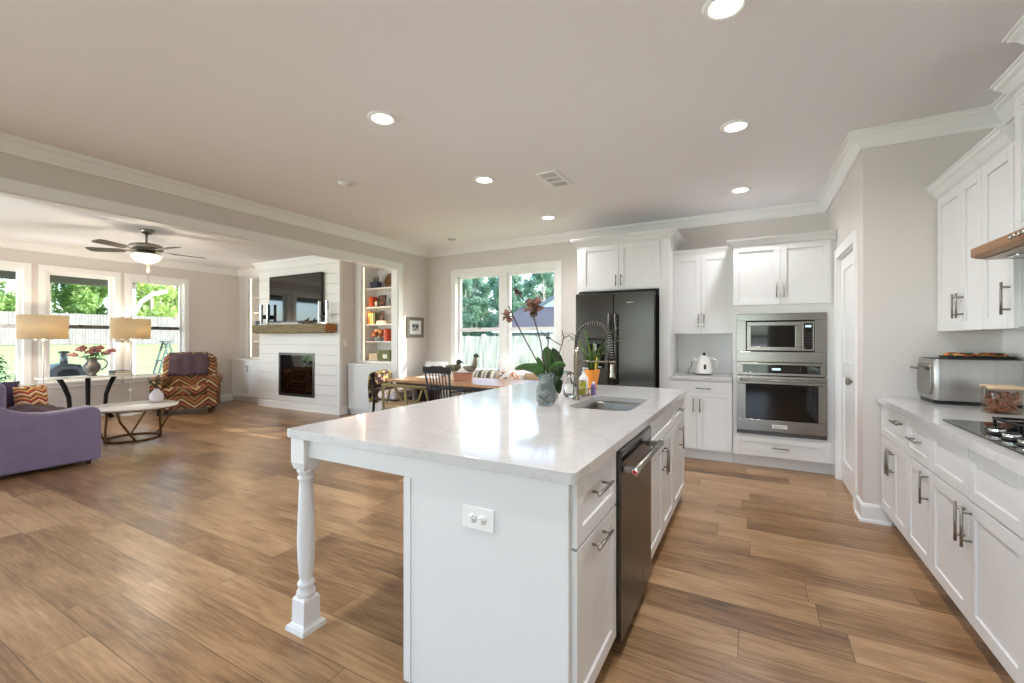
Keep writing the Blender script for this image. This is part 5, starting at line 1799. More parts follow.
MZ = 1.59
for x, lb in ((-8.24, 'silver twin post candle stand at the left end of the mantel'), (-6.56, 'silver twin post candle stand at the right end of the mantel')):
    t = thing('candle_stand', lb, 'candle stand', (x, 5.13, MZ), 0, 'silver candle stands on the mantel')
    MB().box(-0.12, 0.12, -0.05, 0.05, 0, 0.018).build('base', M['chrome'], t, bevel=0.003)
    for s_ in (-1, 1):
        MB().box(s_ * 0.10 - 0.017, s_ * 0.10 + 0.017, -0.02, 0.02, 0.018, 0.40).build('post', M['chrome'], t, bevel=0.003)
    MB().box(-0.083, 0.083, -0.016, 0.016, 0.115, 0.135).build('crossbar', M['iron'], t)
    MB().lathe([(0, 0.135), (0.035, 0.135), (0.035, 0.195), (0, 0.197)], n=16).build('candle', M['blackmatte'], t)
t = thing('cable_box', 'small dark box at the far left end of the mantel', 'box', (-8.45, 5.12, MZ))
MB().box(-0.04, 0.03, -0.05, 0.05, 0, 0.085).build('box_body', M['bluegrey'], t, bevel=0.004)
MB().box(-0.03, 0.02, -0.052, -0.05, 0.02, 0.03).build('indicator', M['slot'], t)
t = thing('driftwood', 'dark knotty wooden ornament lying on the mantel under the television', 'ornament', (-7.0, 5.12, MZ))
MB().tube([(-0.22, 0, 0.03), (-0.08, 0.02, 0.035), (0.0, 0.0, 0.05), (0.12, -0.01, 0.03), (0.24, 0, 0.05)], [0.012, 0.028, 0.036, 0.022, 0.010], 9).build('limb', M['dark_wood'], t)
MB().tube([(0.0, 0, 0.05), (0.03, 0.02, 0.09), (0.05, 0.02, 0.12)], [0.024, 0.014, 0.006], 8).build('twig', M['dark_wood'], t)

t = thing('switch_plate', 'white switch plate on the side of the fireplace wall', 'switch', (FB1, 5.40, 1.26), R(90))
MB().box(-0.04, 0.04, -0.005, 0.0, -0.06, 0.06).build('plate', M['white_plastic'], t, bevel=0.002)
MB().box(-0.016, 0.016, -0.009, -0.005, -0.034, 0.034).build('rocker', M['white_plastic'], t, bevel=0.002)

t = thing('picture_frame', 'small grey framed picture with a white mat beside the wide opening', 'picture', (XL, 5.56, 1.515), R(90))
w_, h_ = 0.20, 0.165
b = MB()
f_ = 0.052
b.box(-w_, w_, -0.025, -0.001, -h_, -h_ + f_).box(-w_, w_, -0.025, -0.001, h_ - f_, h_).box(-w_, -w_ + f_, -0.025, -0.001, -h_ + f_, h_ - f_).box(w_ - f_, w_, -0.025, -0.001, -h_ + f_, h_ - f_)
b.build('frame', M['frame_grey'], t, bevel=0.003)
MB().box(-w_ + f_, w_ - f_, -0.013, -0.006, -h_ + f_, h_ - f_).build('mat_board', M['mat_white'], t)
MB().box(-0.075, 0.075, -0.0145, -0.013, -0.052, 0.058).build('print', M['photo_grey'], t)

# ceiling fan
t = thing('ceiling_fan', 'nickel ceiling fan with dark blades and a glowing glass bowl', 'ceiling fan', (-7.30, 2.88, H))
MB().lathe([(0, 0), (0.075, 0), (0.078, -0.012), (0.06, -0.05), (0.02, -0.065), (0, -0.065)], n=28).build('canopy', M['steelh'], t)
MB().tube([(0, 0, -0.06), (0, 0, -0.20)], 0.014, 12).build('downrod', M['steelh'], t)
MB().lathe([(0, -0.185), (0.05, -0.19), (0.15, -0.20), (0.185, -0.215), (0.19, -0.235), (0.185, -0.27), (0.15, -0.285), (0, -0.29)], n=36).build('motor_housing', M['steelh'], t)
MB().lathe([(0, -0.288), (0.10, -0.288), (0.10, -0.315), (0.165, -0.325), (0.165, -0.34), (0, -0.34)], n=30).build('light_fitter', M['steelh'], t)
MB().lathe([(0.160, -0.34), (0.168, -0.352), (0.160, -0.385), (0.125, -0.42), (0.07, -0.442), (0.0, -0.449)], n=32).build('glass_bowl', M['bowl_glow'], t)
MB().lathe([(0, -0.447), (0.012, -0.449), (0.012, -0.462), (0, -0.468)], n=12).build('finial', M['steelh'], t)
M['blade'] = mat('fan_blade_walnut', S(66, 58, 52), 0.35, var=0.12, stretch=(1, 10, 1))
for k in range(5):
    a = R(5 + 72 * k)
    m = Matrix.Rotation(a, 4, 'Z') @ Matrix.Translation((0, 0, -0.292)) @ Matrix.Rotation(R(11), 4, 'X')
    pr = [(0.27, -0.052), (0.30, -0.062), (0.62, -0.074), (0.675, -0.062), (0.69, 0.0), (0.675, 0.062), (0.62, 0.074), (0.30, 0.062), (0.27, 0.052)]
    bl = MB().xf(m).prism(pr, 'Z', -0.004, 0.004).build('blade', M['blade'], t, bevel=0.002)
    MB().xf(m).prism([(0.12, -0.022), (0.24, -0.018), (0.33, -0.042), (0.37, 0.0), (0.33, 0.042), (0.24, 0.018), (0.12, 0.022)], 'Z', 0.004, 0.010).build('blade_bracket', M['steelh'], bl)
for x in (0.02, -0.03):
    MB().tube([(x, 0.02, -0.45), (x, 0.02, -0.70 - x)], 0.0022, 5).build('pull_chain', M['steelh'], t)
lp = bpy.data.lights.new('fan_lamp', 'POINT')
lp.energy = 22
lp.color = (1.0, 0.86, 0.68)
lp.shadow_soft_size = 0.12
lo = bpy.data.objects.new('fan_lamp', lp)
COL.objects.link(lo)
lo.location = (-7.30, 2.88, H - 0.53)

# sofa, seen from its arm end
t = thing('sofa', 'purple velvet sofa seen from its sloping arm end', 'sofa', (-7.22, 1.55, 0))
SO = (-7.22, 1.55, 0)
SX_ = [-6.12, -8.32]
arm_prof = [(2.02, 0.045), (2.02, 0.52), (2.005, 0.585), (1.96, 0.615), (1.88, 0.612), (1.76, 0.592), (1.62, 0.585), (1.48, 0.605), (1.36, 0.65), (1.26, 0.72), (1.18, 0.80), (1.12, 0.86), (1.03, 0.88), (0.98, 0.84), (0.98, 0.045)]
for i, (a, b_) in enumerate(((-6.32, -6.12), (-8.32, -8.12))):
    MB(SO).prism(arm_prof, 'X', a, b_, True).build('arm', M['velvet'], t, bevel=0.035, seg=4)
MB(SO).box(-8.12, -6.32, 0.98, 1.20, 0.045, 0.86).build('backrest', M['velvet'], t, bevel=0.04, seg=4)
MB(SO).box(-8.12, -6.32, 1.20, 1.99, 0.045, 0.30).build('seat_frame', M['velvet'], t, bevel=0.015)
for k in range(2):
    x0 = -8.115 + k * 0.895
    MB(SO).box(x0 + 0.005, x0 + 0.890, 1.34, 2.03, 0.30, 0.47).build('seat_cushion', M['velvet_shaded'], t, bevel=0.04, seg=4)
    MB(SO).box(x0 + 0.005, x0 + 0.890, 1.19, 1.39, 0.44, 0.90).build('back_cushion', M['velvet'], t, bevel=0.06, seg=4)
for x in (-6.22, -8.22):
    for y in (1.94, 1.08):
        MB(SO).lathe([(0, 0), (0.02, 0), (0.024, 0.045), (0, 0.046)], (x, y, 0), 12).build('foot', M['dark_wood'], t)


def cushion(b, w, h, th, n=12):
    f = lambda s_: lambda u, v: ((u - 0.5) * w * (1 - 0.10 * (1 - (2 * abs(v - 0.5)) ** 2) * 0 - 0.06 * (1 - abs(2 * v - 1) ** 3) * (abs(2 * u - 1) > 0.99)), s_ * th / 2 * (max(0.0, (1 - (2 * u - 1) ** 4) * (1 - (2 * v - 1) ** 4))) ** 0.5, (v - 0.5) * h)
    b.grid(f(1), n, n)
    b.grid(f(-1), n, n)
    return b


def pillow(label, loc, rz, w, h, th, mm, tilt=0.0, cat='pillow', group=None, roll=0.0):
    t = thing('pillow', label, cat, loc, rz, group)
    m = Matrix.Rotation(tilt, 4, 'X') @ Matrix.Rotation(roll, 4, 'Y') @ Matrix.Translation((0, 0, h / 2))
    cushion(MB().xf(m), w, h, th).build('cover', M[mm], t)
    pl = [(-w / 2, 0, -h / 2), (w / 2, 0, -h / 2), (w / 2, 0, h / 2), (-w / 2, 0, h / 2), (-w / 2, 0, -h / 2)]
    MB().xf(m).tube(pl, 0.006, 6).build('piping', M[mm], t)
    return t


pillow('red and gold patterned pillow leaning at the far arm of the purple sofa', (-7.86, 1.93, 0.472), R(100), 0.30, 0.27, 0.13, 'zigpillow', R(-12))
pillow('added velvet pillow in the shaded sofa colour behind the red patterned pillow on the sofa', (-7.98, 1.62, 0.472), R(84), 0.46, 0.33, 0.14, 'velvet_shaded', R(-12))  # stands in for the shaded inside of the far arm
t = thing('throw_blanket', 'dark plum throw lying across the seat of the purple sofa', 'throw', (-7.1, 1.7, 0.472))
th = MB()
th.grid(lambda u, v: ((u - 0.5) * 1.0, (v - 0.5) * 0.52, 0.012 + 0.05 * abs(sin(u * 9 + v * 2)) * abs(sin(v * 7 + 1)) + 0.06 * sin(pi * u) * sin(pi * v)), 30, 18)
th.build('cloth', M['throw'], t, solid=0.012)
fg = MB()
for k in range(24):
    y = -0.25 + k * 0.0215
    fg.tube([(0.5, y, 0.012), (0.54, y + 0.004, 0.008)], 0.003, 5)
fo = fg.build('fringe', M['throw'], t)
fo['kind'] = 'stuff'

# coffee table
t = thing('coffee_table', 'round white marble coffee table on a bent brass frame', 'coffee table', (-7.24, 2.71, 0))
MB().lathe([(0, 0.420), (0.475, 0.420), (0.485, 0.428), (0.485, 0.440), (0.478, 0.447), (0, 0.448)], n=56).build('tabletop', M['marble'], t)
MB().lathe([(0.44, 0.408), (0.462, 0.408), (0.462, 0.420), (0.44, 0.420), (0.44, 0.408)], n=40, caps=False).build('top_ring', M['gold'], t)
for k in range(6):
    a = R(20 + 60 * k)
    a2 = R(20 + 60 * k + 22)
    MB().tube([(0.45 * cos(a), 0.45 * sin(a), 0.41), (0.40 * cos(a + .03), 0.40 * sin(a + .03), 0.28), (0.335 * cos(a2 - .1), 0.335 * sin(a2 - .1), 0.09), (0.31 * cos(a2), 0.31 * sin(a2), 0.03), (0.27 * cos(a2), 0.27 * sin(a2), 0.012)], 0.0135, 8).build('leg', M['gold'], t)
MB().tube([(0.29 * cos(R(a)), 0.29 * sin(R(a)), 0.013) for a in range(0, 361, 12)], 0.013, 8).build('base_ring', M['gold'], t)

t = thing('bud_vase', 'small white ceramic vase with a few green sprigs on the coffee table', 'vase', (-7.31, 3.0, 0.448))
MB().lathe([(0, 0), (0.055, 0), (0.075, 0.02), (0.085, 0.06), (0.08, 0.10), (0.055, 0.145), (0.032, 0.165), (0.030, 0.185), (0.024, 0.185), (0.0, 0.15)], n=26).build('body', M['vase_white'], t)
rnd = random.Random(8)
for k in range(6):
    a = rnd.random() * 2 * pi
    dx, dy = cos(a) * rnd.uniform(0.03, 0.14), sin(a) * rnd.uniform(0.03, 0.14)
    zt = rnd.uniform(0.28, 0.37)
    sg = MB().tube([(0, 0, 0.15), (dx * 0.4, dy * 0.4, 0.24), (dx, dy, zt)], 0.003, 6).build('sprig', M['stem'], t)
    for q in range(5):
        f_ = 0.45 + 0.13 * q
        px, py, pz = dx * f_, dy * f_, 0.15 + (zt - 0.15) * f_
        a3 = rnd.random() * 6.3
        leaf_strip(MB(), [(px, py, pz), (px + 0.03 * cos(a3), py + 0.03 * sin(a3), pz + 0.02), (px + 0.065 * cos(a3), py + 0.065 * sin(a3), pz + 0.012)], 0.018, 0.1, 5).build('leaf', M['leaf_dark'], sg, recalc=False)

# armchair
t = thing('armchair', 'rolled arm armchair in brown and orange zigzag flame stitch', 'armchair', (-9.06, 4.20, 0), R(58))
def chair_arm(s_):
    b = MB()
    x = s_ * 0.40
    prof = [(x - 0.075, 0.10), (x + 0.075, 0.10), (x + 0.085, 0.48), (x + 0.118, 0.55), (x + 0.112, 0.62), (x + 0.06, 0.665), (x, 0.675), (x - 0.06, 0.655), (x - 0.09, 0.60), (x - 0.08, 0.50)]
    return b.prism(prof, 'Y', -0.42, 0.30, True)
for s_ in (-1, 1):
    chair_arm(s_).build('arm', M['zig'], t, bevel=0.02, seg=3)
MB().box(-0.325, 0.325, -0.41, 0.30, 0.10, 0.34).build('seat_base', M['zig'], t, bevel=0.015)
MB().box(-0.315, 0.315, -0.445, 0.20, 0.34, 0.475).build('seat_cushion', M['zig'], t, bevel=0.045, seg=4)
b = MB()
b.xf(Matrix.Translation((0, 0.24, 0.30)) @ Matrix.Rotation(R(-12), 4, 'X'))
b.loft([[(x, y, z) for x, y in rrect(-w_, w_, -0.10, 0.14, 0.07, 5)] for w_, z in ((0.40, -0.18), (0.40, 0.0), (0.41, 0.30), (0.42, 0.55), (0.40, 0.68), (0.34, 0.745), (0.25, 0.765))], True, True)
b.build('backrest', M['zig'], t, bevel=0.01)
for x in (-0.36, 0.36):
    for y in (-0.35, 0.30):
        MB().loft([[(x + a * 0.022, y + c_ * 0.022, 0.0) for a, c_ in ((-1, -1), (1, -1), (1, 1), (-1, 1))], [(x + a * 0.03, y + c_ * 0.03, 0.10) for a, c_ in ((-1, -1), (1, -1), (1, 1), (-1, 1))]], True, False).build('foot', M['dark_wood'], t)
m = Matrix.Translation((0, 0.24, 0.30)) @ Matrix.Rotation(R(-12), 4, 'X')
t2 = thing('throw_blanket', 'plum brown throw folded over the back of the zigzag armchair', 'throw', (-9.06, 4.20, 0), R(58))
th = MB().xf(m)
PR = [(-0.125, 0.34), (-0.128, 0.45), (-0.130, 0.58), (-0.125, 0.69), (-0.085, 0.765), (0.02, 0.79), (0.11, 0.775), (0.155, 0.70), (0.165, 0.50), (0.168, 0.30)]
def drape(u, v):
    f_ = v * (len(PR) - 1)
    i = min(int(f_), len(PR) - 2)
    q = f_ - i
    y = PR[i][0] * (1 - q) + PR[i + 1][0] * q
    z_ = PR[i][1] * (1 - q) + PR[i + 1][1] * q
    return (-0.33 + 0.60 * u + 0.02 * sin(v * 7), y + 0.006 * sin(u * 20 + v * 3) * (1 if y < 0 else -1), z_ + 0.012 * sin(u * 11) * (1 if v < 0.1 else 0))
th.grid(drape, 26, 24)
th.build('cloth', M['throw'], t2, solid=0.014)
fg = MB().xf(m)
for k in range(24):
    x = -0.32 + k * 0.025
    fg.tube([(x, -0.127, 0.345), (x + 0.002, -0.129, 0.315)], 0.003, 5)
fo = fg.build('fringe', M['throw'], t2)
fo['kind'] = 'stuff'

# floor lamps
LPS = [(-9.27, 2.385, 'white floor lamp with a linen drum shade behind the purple sofa'), (-9.56, 3.55, 'white floor lamp with a linen drum shade beside the zigzag armchair')]
for i, (x, y, lb) in enumerate(LPS):
    if i == 0:
        lt = thing('floor_lamp', lb, 'floor lamp', (x, y, 0), 0, 'floor lamps by the windows')
        MB().lathe([(0, 0), (0.15, 0), (0.155, 0.012), (0.12, 0.022), (0.03, 0.03), (0.018, 0.05), (0.016, 0.40), (0.03, 0.41), (0.035, 0.43), (0.014, 0.45), (0, 0.45)], n=32).build('base', M['white_metal'], lt)
        MB().tube([(0, 0, 0.44), (0, 0, 1.30)], 0.0095, 12).build('pole', M['white_metal'], lt)
        MB().lathe([(0.262, 1.325), (0.268, 1.325), (0.272, 1.675), (0.266, 1.675), (0.262, 1.325)], n=44, caps=False).build('lamp_shade', M['shade'], lt)
        b = MB()
        for k in range(3):
            a = 2 * pi * k / 3
            b.tube([(0, 0, 1.30), (0.264 * cos(a), 0.264 * sin(a), 1.34)], 0.003, 6)
        b.build('shade_spider', M['steelh'], lt)
        M['bulb'] = mat('lamp_bulb', S(255, 236, 200), 0.4, var=0, emit=(1.0, 0.78, 0.5, 1), emit_s=6)
        MB().lathe([(0, 1.30), (0.014, 1.30), (0.014, 1.34), (0.022, 1.37), (0.031, 1.41), (0.026, 1.445), (0, 1.46)], n=18).build('bulb', M['bulb'], lt)
    else:
        dup(lt, (x, y, 0), R(40), lb)
    lp = bpy.data.lights.new('lamp_glow', 'POINT')
    lp.energy = 12
    lp.color = (1.0, 0.86, 0.66)
    lp.shadow_soft_size = 0.04
    lo = bpy.data.objects.new('lamp_glow', lp)
    COL.objects.link(lo)
    lo.location = (x, y, 1.52)

# console table under the middle window
t = thing('console_table', 'narrow glass topped console with three curved black legs under the windows', 'console table', (-9.55, 2.97, 0))
pl = [(-0.20, -0.56), (0.14, -0.56), (0.20, -0.50), (0.20, 0.50), (0.14, 0.56), (-0.20, 0.56)]
MB().prism(pl, 'Z', 0.700, 0.722).build('tabletop', M['marble'], t, bevel=0.004)
for y, by in ((-0.34, 0.10), (0.0, 0.0), (0.34, -0.10)):
    b = MB()
    b.tube([(0.02, y, 0.70), (0.02, y + by * 0.55, 0.58), (0.02, y + by * 1.1, 0.40), (0.02, y + by * 1.2, 0.25), (0.02, y + by * 0.9, 0.10), (0.02, y + by * 0.3, 0.0)], [0.036, 0.034, 0.031, 0.029, 0.03, 0.035], 8, 0.55)
    b.build('leg', M['iron'], t)
MB().prism([(-0.12, -0.28), (0.12, -0.28), (0.12, 0.28), (-0.12, 0.28)], 'Z', 0.19, 0.205).build('lower_shelf', M['iron'], t, bevel=0.003)

t = thing('rose_pitcher', 'pewter pitcher of dusky pink roses on the console table', 'flowers', (-9.53, 3.02, 0.722))
MB().lathe([(0, 0), (0.06, 0), (0.065, 0.012), (0.05, 0.025), (0.09, 0.07), (0.115, 0.13), (0.105, 0.185), (0.07, 0.23), (0.065, 0.26), (0.08, 0.29), (0.072, 0.288), (0.055, 0.25), (0, 0.22)], n=28).build('pitcher', M['vase_grey'], t)
MB().tube([(0.035, 0.06, 0.27), (0.06, 0.13, 0.27), (0.08, 0.175, 0.21), (0.075, 0.15, 0.14), (0.05, 0.10, 0.09)], 0.011, 8).build('handle', M['vase_grey'], t)
rnd = random.Random(11)
for i, (dx, dy, dz) in enumerate(((0.05, -0.24, 0.34), (0.06, -0.16, 0.42), (0.08, -0.05, 0.38), (0.05, 0.05, 0.40), (0.07, 0.16, 0.36), (0.05, 0.24, 0.40), (-0.04, -0.1, 0.45), (-0.05, 0.12, 0.45), (0.09, 0.0, 0.44))):
    st_ = MB().tube([(0, 0, 0.22), (dx * 0.6, dy * 0.5, 0.30), (dx, dy, dz)], 0.004, 6).build('rose_stem', M['leaf_dark'], t)
    b = MB()
    for q in range(10):
        a = q * 2.4
        r_ = 0.012 + 0.0042 * q
        b.ell((dx + r_ * cos(a), dy + r_ * sin(a), dz + 0.028 - 0.003 * q), (0.030, 0.024, 0.022), 8, 6, Euler((0.5 * sin(a), 0.5 * cos(a), a)).to_matrix())
    b.build('bloom', M['rose'], st_)
for k in range(22):
    a = rnd.random() * 6.3
    r_ = rnd.uniform(0.04, 0.10)
    z_ = rnd.uniform(0.27, 0.35)
    leaf_strip(MB(), [(0.3 * r_ * cos(a), r_ * sin(a), z_), (0.7 * r_ * cos(a), 1.6 * r_ * sin(a), z_ + 0.03), (1.0 * r_ * cos(a), 2.3 * r_ * sin(a), z_ + 0.005)], 0.026, 0.1, 6).build('leaf', M['leaf'], t, recalc=False)
for i, (mm, lb, th_) in enumerate((('book_olive', 'olive book lying lowest in the pile on the console table', 0.035), ('slot', 'grey book lying on the olive book on the console table', 0.03))):
    t = thing('book', lb, 'book', (-9.50, 3.34, 0.722 + i * 0.0355), R(6 * i), 'books on the console table')
    MB().box(-0.11, 0.11, -0.08 + 0.0 * i, 0.16 - 0.03 * i, 0, th_).build('cover', M[mm], t, bevel=0.002)
    MB().box(-0.106, 0.112, -0.076, 0.156 - 0.03 * i, 0.004, th_ - 0.004).build('pages', M['paper'], t)

# ================================================================== DINING CORNER
TX0, TX1, TY0, TY1, TZ = -4.52, -2.42, 4.56, 5.40, 0.76
t = thing('dining_table', 'long honey wood dining table on dark panel legs by the window', 'dining table', ((TX0 + TX1) / 2, (TY0 + TY1) / 2, 0))
hx, hy = (TX1 - TX0) / 2, (TY1 - TY0) / 2
MB().slab(rrect(-hx, hx, -hy, hy, 0.03), [], TZ - 0.034, TZ).build('tabletop', M['table_wood'], t, bevel=0.005)
for y in (-hy + 0.07, hy - 0.09):
    MB().box(-hx + 0.12, hx - 0.12, y, y + 0.02, TZ - 0.10, TZ - 0.034).build('apron', M['dark_wood'], t, bevel=0.003)
for x in (-0.66, 0.66):
    pn = MB().box(x - 0.03, x + 0.03, -0.25, 0.25, 0.05, TZ - 0.034).build('leg', M['dark_wood'], t, bevel=0.004)
    MB().box(x - 0.05, x + 0.05, -0.33, 0.33, 0.0, 0.05).build('leg_foot', M['dark_wood'], pn, bevel=0.004)
MB().box(-0.63, 0.63, -0.03, 0.03, 0.22, 0.30).build('stretcher', M['dark_wood'], t, bevel=0.004)

# spindle backed black chair
t = thing('dining_chair', 'black spindle back chair drawn up to the near side of the dining table', 'chair', (-3.335, 4.43, 0), R(6))
t.scale = (0.82, 1.0, 1.0)
MB().slab(rrect(-0.22, 0.22, -0.20, 0.22, 0.07), [], 0.435, 0.465).build('seat', M['black_wood'], t, bevel=0.008)
for sx in (-1, 1):
    MB().tube([(sx * 0.16, 0.16, 0.44), (sx * 0.20, 0.21, 0.0)], [0.018, 0.013], 10).build('leg', M['black_wood'], t)
    MB().tube([(sx * 0.15, -0.14, 0.44), (sx * 0.19, -0.24, 0.0)], [0.018, 0.013], 10).build('leg', M['black_wood'], t)
    MB().tube([(sx * 0.165, -0.17, 0.45), (sx * 0.185, -0.215, 0.70), (sx * 0.205, -0.27, 0.965)], [0.017, 0.016, 0.013], 10).build('back_post', M['black_wood'], t)
    am = MB().tube([(sx * 0.187, -0.22, 0.69), (sx * 0.225, -0.05, 0.685), (sx * 0.235, 0.11, 0.675), (sx * 0.225, 0.15, 0.67)], [0.014, 0.017, 0.021, 0.016], 10, 0.7).build('armrest', M['black_wood'], t)
    MB().tube([(sx * 0.20, 0.07, 0.455), (sx * 0.232, 0.09, 0.675)], 0.011, 8).build('arm_post', M['black_wood'], am)
    MB().tube([(sx * 0.195, -0.03, 0.455), (sx * 0.226, -0.03, 0.68)], 0.009, 8).build('arm_post', M['black_wood'], am)
b = MB()
b.xf(Matrix.Translation((0, -0.268, 0.955)) @ Matrix.Rotation(R(11), 4, 'X'))
b.prism([(-0.225, -0.05), (-0.12, -0.042), (0.12, -0.042), (0.225, -0.05), (0.238, 0.0), (0.225, 0.045), (0.14, 0.036), (0.07, 0.052), (0, 0.046), (-0.07, 0.052), (-0.14, 0.036), (-0.225, 0.045), (-0.238, 0.0)], 'Y', -0.011, 0.011)
b.build('crest_rail', M['black_wood'], t, bevel=0.006)
for k in range(6):
    x = -0.125 + 0.05 * k
    MB().tube([(x * 0.9, -0.165, 0.46), (x, -0.21, 0.70), (x * 1.08, -0.26, 0.925)], [0.008, 0.011, 0.007], 8).build('spindle', M['black_wood'], t)
for y in (0.185, -0.19):
    MB().tube([(-0.18, y, 0.19), (0.18, y, 0.19)], 0.010, 8).build('stretcher', M['black_wood'], t)

# olive wood armchair with a curved rail
t = thing('dining_armchair', 'olive wood armchair with curved rail and tan seat at the dining table', 'chair', (-4.06, 4.46, 0), R(-4))
MB().slab(rrect(-0.25, 0.25, -0.22, 0.24, 0.08), [], 0.405, 0.425).build('seat_frame', M['olive_wood'], t, bevel=0.006)
MB().slab(rrect(-0.235, 0.235, -0.205, 0.225, 0.08), [], 0.425, 0.475).build('seat_cushion', M['tan'], t, bevel=0.018, seg=3)
pts = [(-0.30, 0.07, 0.685)] + [(0.30 * cos(R(a)), -0.02 + 0.265 * sin(R(a)), 0.69 + 0.045 * max(0, -sin(R(a)))) for a in range(180, 361, 12)] + [(0.30, 0.07, 0.685)]
MB().tube(pts, [0.016] + [0.019] * (len(pts) - 2) + [0.016], 10, 1.25).build('arm_rail', M['olive_wood'], t)
for sx in (-1, 1):
    MB().tube([(sx * 0.235, 0.25, 0.0), (sx * 0.245, 0.20, 0.42), (sx * 0.295, 0.05, 0.685)], [0.014, 0.02, 0.016], 10).build('leg', M['olive_wood'], t)
    MB().tube([(sx * 0.23, -0.30, 0.0), (sx * 0.215, -0.19, 0.42), (sx * 0.205, -0.215, 0.705)], [0.014, 0.022, 0.017], 10).build('leg', M['olive_wood'], t)
    MB().tube([(sx * 0.23, -0.16, 0.41), (sx * 0.285, -0.04, 0.55), (sx * 0.298, 0.0, 0.685)], [0.016, 0.015, 0.014], 10).build('arm_brace', M['olive_wood'], t)

# end chair under the scarf
t = thing('dining_chair', 'dark legged chair at the left end of the dining table under a patterned scarf', 'chair', (-4.70, 4.90, 0), R(-90))
MB().slab(rrect(-0.21, 0.21, -0.21, 0.21, 0.05), [], 0.43, 0.455).build('seat', M['dark_wood'], t, bevel=0.005)
for sx in (-1, 1):
    MB().tube([(sx * 0.18, 0.18, 0.44), (sx * 0.19, 0.20, 0.0)], [0.019, 0.014], 8).build('leg', M['iron'], t)
    MB().tube([(sx * 0.19, -0.25, 0.0), (sx * 0.19, -0.20, 0.44), (sx * 0.20, -0.25, 0.80)], [0.016, 0.02, 0.015], 8).build('leg', M['iron'], t)
    MB().tube([(sx * 0.185, -0.22, 0.20), (sx * 0.185, 0.19, 0.20)], 0.010, 8).build('stretcher', M['iron'], t)
for z in (0.56, 0.68, 0.79):
    MB().box(-0.20, 0.20, -0.26 + (0.8 - z) * 0.14 - 0.008, -0.26 + (0.8 - z) * 0.14 + 0.008, z - 0.03, z + 0.03).build('back_slat', M['dark_wood'], t, bevel=0.004)
t = thing('seat_cushion', 'pale floral seat cushion on the chair at the left end of the table', 'cushion', (-4.66, 4.90, 0.458), R(-90))
b = MB()
b.loft([[(x * q, y * q, z) for x, y in rrect(-0.21, 0.21, -0.18, 0.21, 0.06)] for q, z in ((0.93, 0.0), (1.0, 0.03), (1.0, 0.065), (0.93, 0.10), (0.6, 0.115))], True, True)
b.build('cover', M['floral_light'], t)
MB().tube([(x, y, 0.048) for x, y in rrect(-0.212, 0.212, -0.182, 0.212, 0.06)], 0.006, 6).build('piping', M['cream'], t)
t = thing('scarf', 'patterned yellow and maroon scarf hanging over the back of the end chair', 'scarf', (-4.70, 4.90, 0), R(-90))
PRS = [(-0.318, 0.38), (-0.312, 0.55), (-0.308, 0.70), (-0.300, 0.80), (-0.265, 0.845), (-0.225, 0.81), (-0.205, 0.66)]
def scarf_fn(u, v):
    f_ = v * (len(PRS) - 1)
    i = min(int(f_), len(PRS) - 2)
    q = f_ - i
    y = PRS[i][0] * (1 - q) + PRS[i + 1][0] * q
    z_ = PRS[i][1] * (1 - q) + PRS[i + 1][1] * q
    return (-0.16 + u * 0.34 + 0.02 * sin(v * 6), y + 0.012 * sin(u * 16 + v * 2) * (1 if y < -0.27 else -0.4), z_ + 0.02 * sin(u * 8) * (v < 0.05) + 0.01 * sin(u * 5))
b = MB()
b.grid(scarf_fn, 28, 22)
b.build('cloth', M['floral'], t, solid=0.01)
fg = MB()
for k in range(22):
    x = -0.14 + k * 0.015
    fg.tube([(x, -0.322, 0.39), (x + 0.002, -0.325, 0.345)], 0.0028, 5)
fo = fg.build('fringe', M['cream'], t)
fo['kind'] = 'stuff'

# window bench and pillows
t = thing('window_bench', 'long white bench with a cream seat pad under the dining window', 'bench', (-3.45, 5.66, 0))
MB().box(-1.15, 1.10, -0.17, 0.17, 0.40, 0.44).build('seat_board', M['cab'], t, bevel=0.004)
MB().box(-1.14, 1.09, -0.165, 0.165, 0.44, 0.51).build('seat_pad', M['cream'], t, bevel=0.02, seg=3)
for x in (-1.08, -0.03, 1.03):
    MB().box(x - 0.03, x + 0.03, -0.15, 0.15, 0.0, 0.40).build('leg', M['cab'], t, bevel=0.003)
GP = 'pillows on the window bench'
pillow('white pillow at the left end of the window bench', (-4.52, 5.60, 0.518), R(0), 0.46, 0.45, 0.16, 'white_cloth', R(-12), group=GP)
pillow('white pillow just right of the end one on the window bench', (-4.06, 5.63, 0.518), R(4), 0.40, 0.40, 0.14, 'white_cloth', R(-16), group=GP)
pillow('grey green and cream striped pillow on the window bench', (-3.62, 5.56, 0.518), R(-4), 0.46, 0.35, 0.14, 'stripe_cloth', R(-18), group=GP)
pillow('confetti patterned pillow with orange and brown spots on the window bench', (-3.15, 5.55, 0.518), R(6), 0.36, 0.36, 0.14, 'confetti', R(-18), group=GP)
pillow('white pillow leaning behind the confetti pillow', (-3.22, 5.745, 0.518), R(0), 0.42, 0.43, 0.13, 'white_cloth', R(-10), group=GP)
pillow('tan pillow at the right end of the window bench', (-2.70, 5.60, 0.518), R(-3), 0.42, 0.32, 0.15, 'tan', R(-16), group=GP)

# decoys on the table
t = thing('planter_box', 'reddish wooden trough on the dining table carrying the ducks', 'planter', (-3.50, 4.98, TZ), R(25))
b = MB()
b.loft([[(x, y, 0.0) for x, y in rrect(-0.12, 0.12, -0.06, 0.06, 0.02)], [(x * 1.12, y * 1.12, 0.10) for x, y in rrect(-0.12, 0.12, -0.06, 0.06, 0.02)]], True, False)
b.build('trough', M['planter_wood'], t, bevel=0.004)
MB().slab(rrect(-0.14, 0.14, -0.07, 0.07, 0.02), [], 0.10, 0.108).build('rim', M['planter_wood'], t, bevel=0.002)


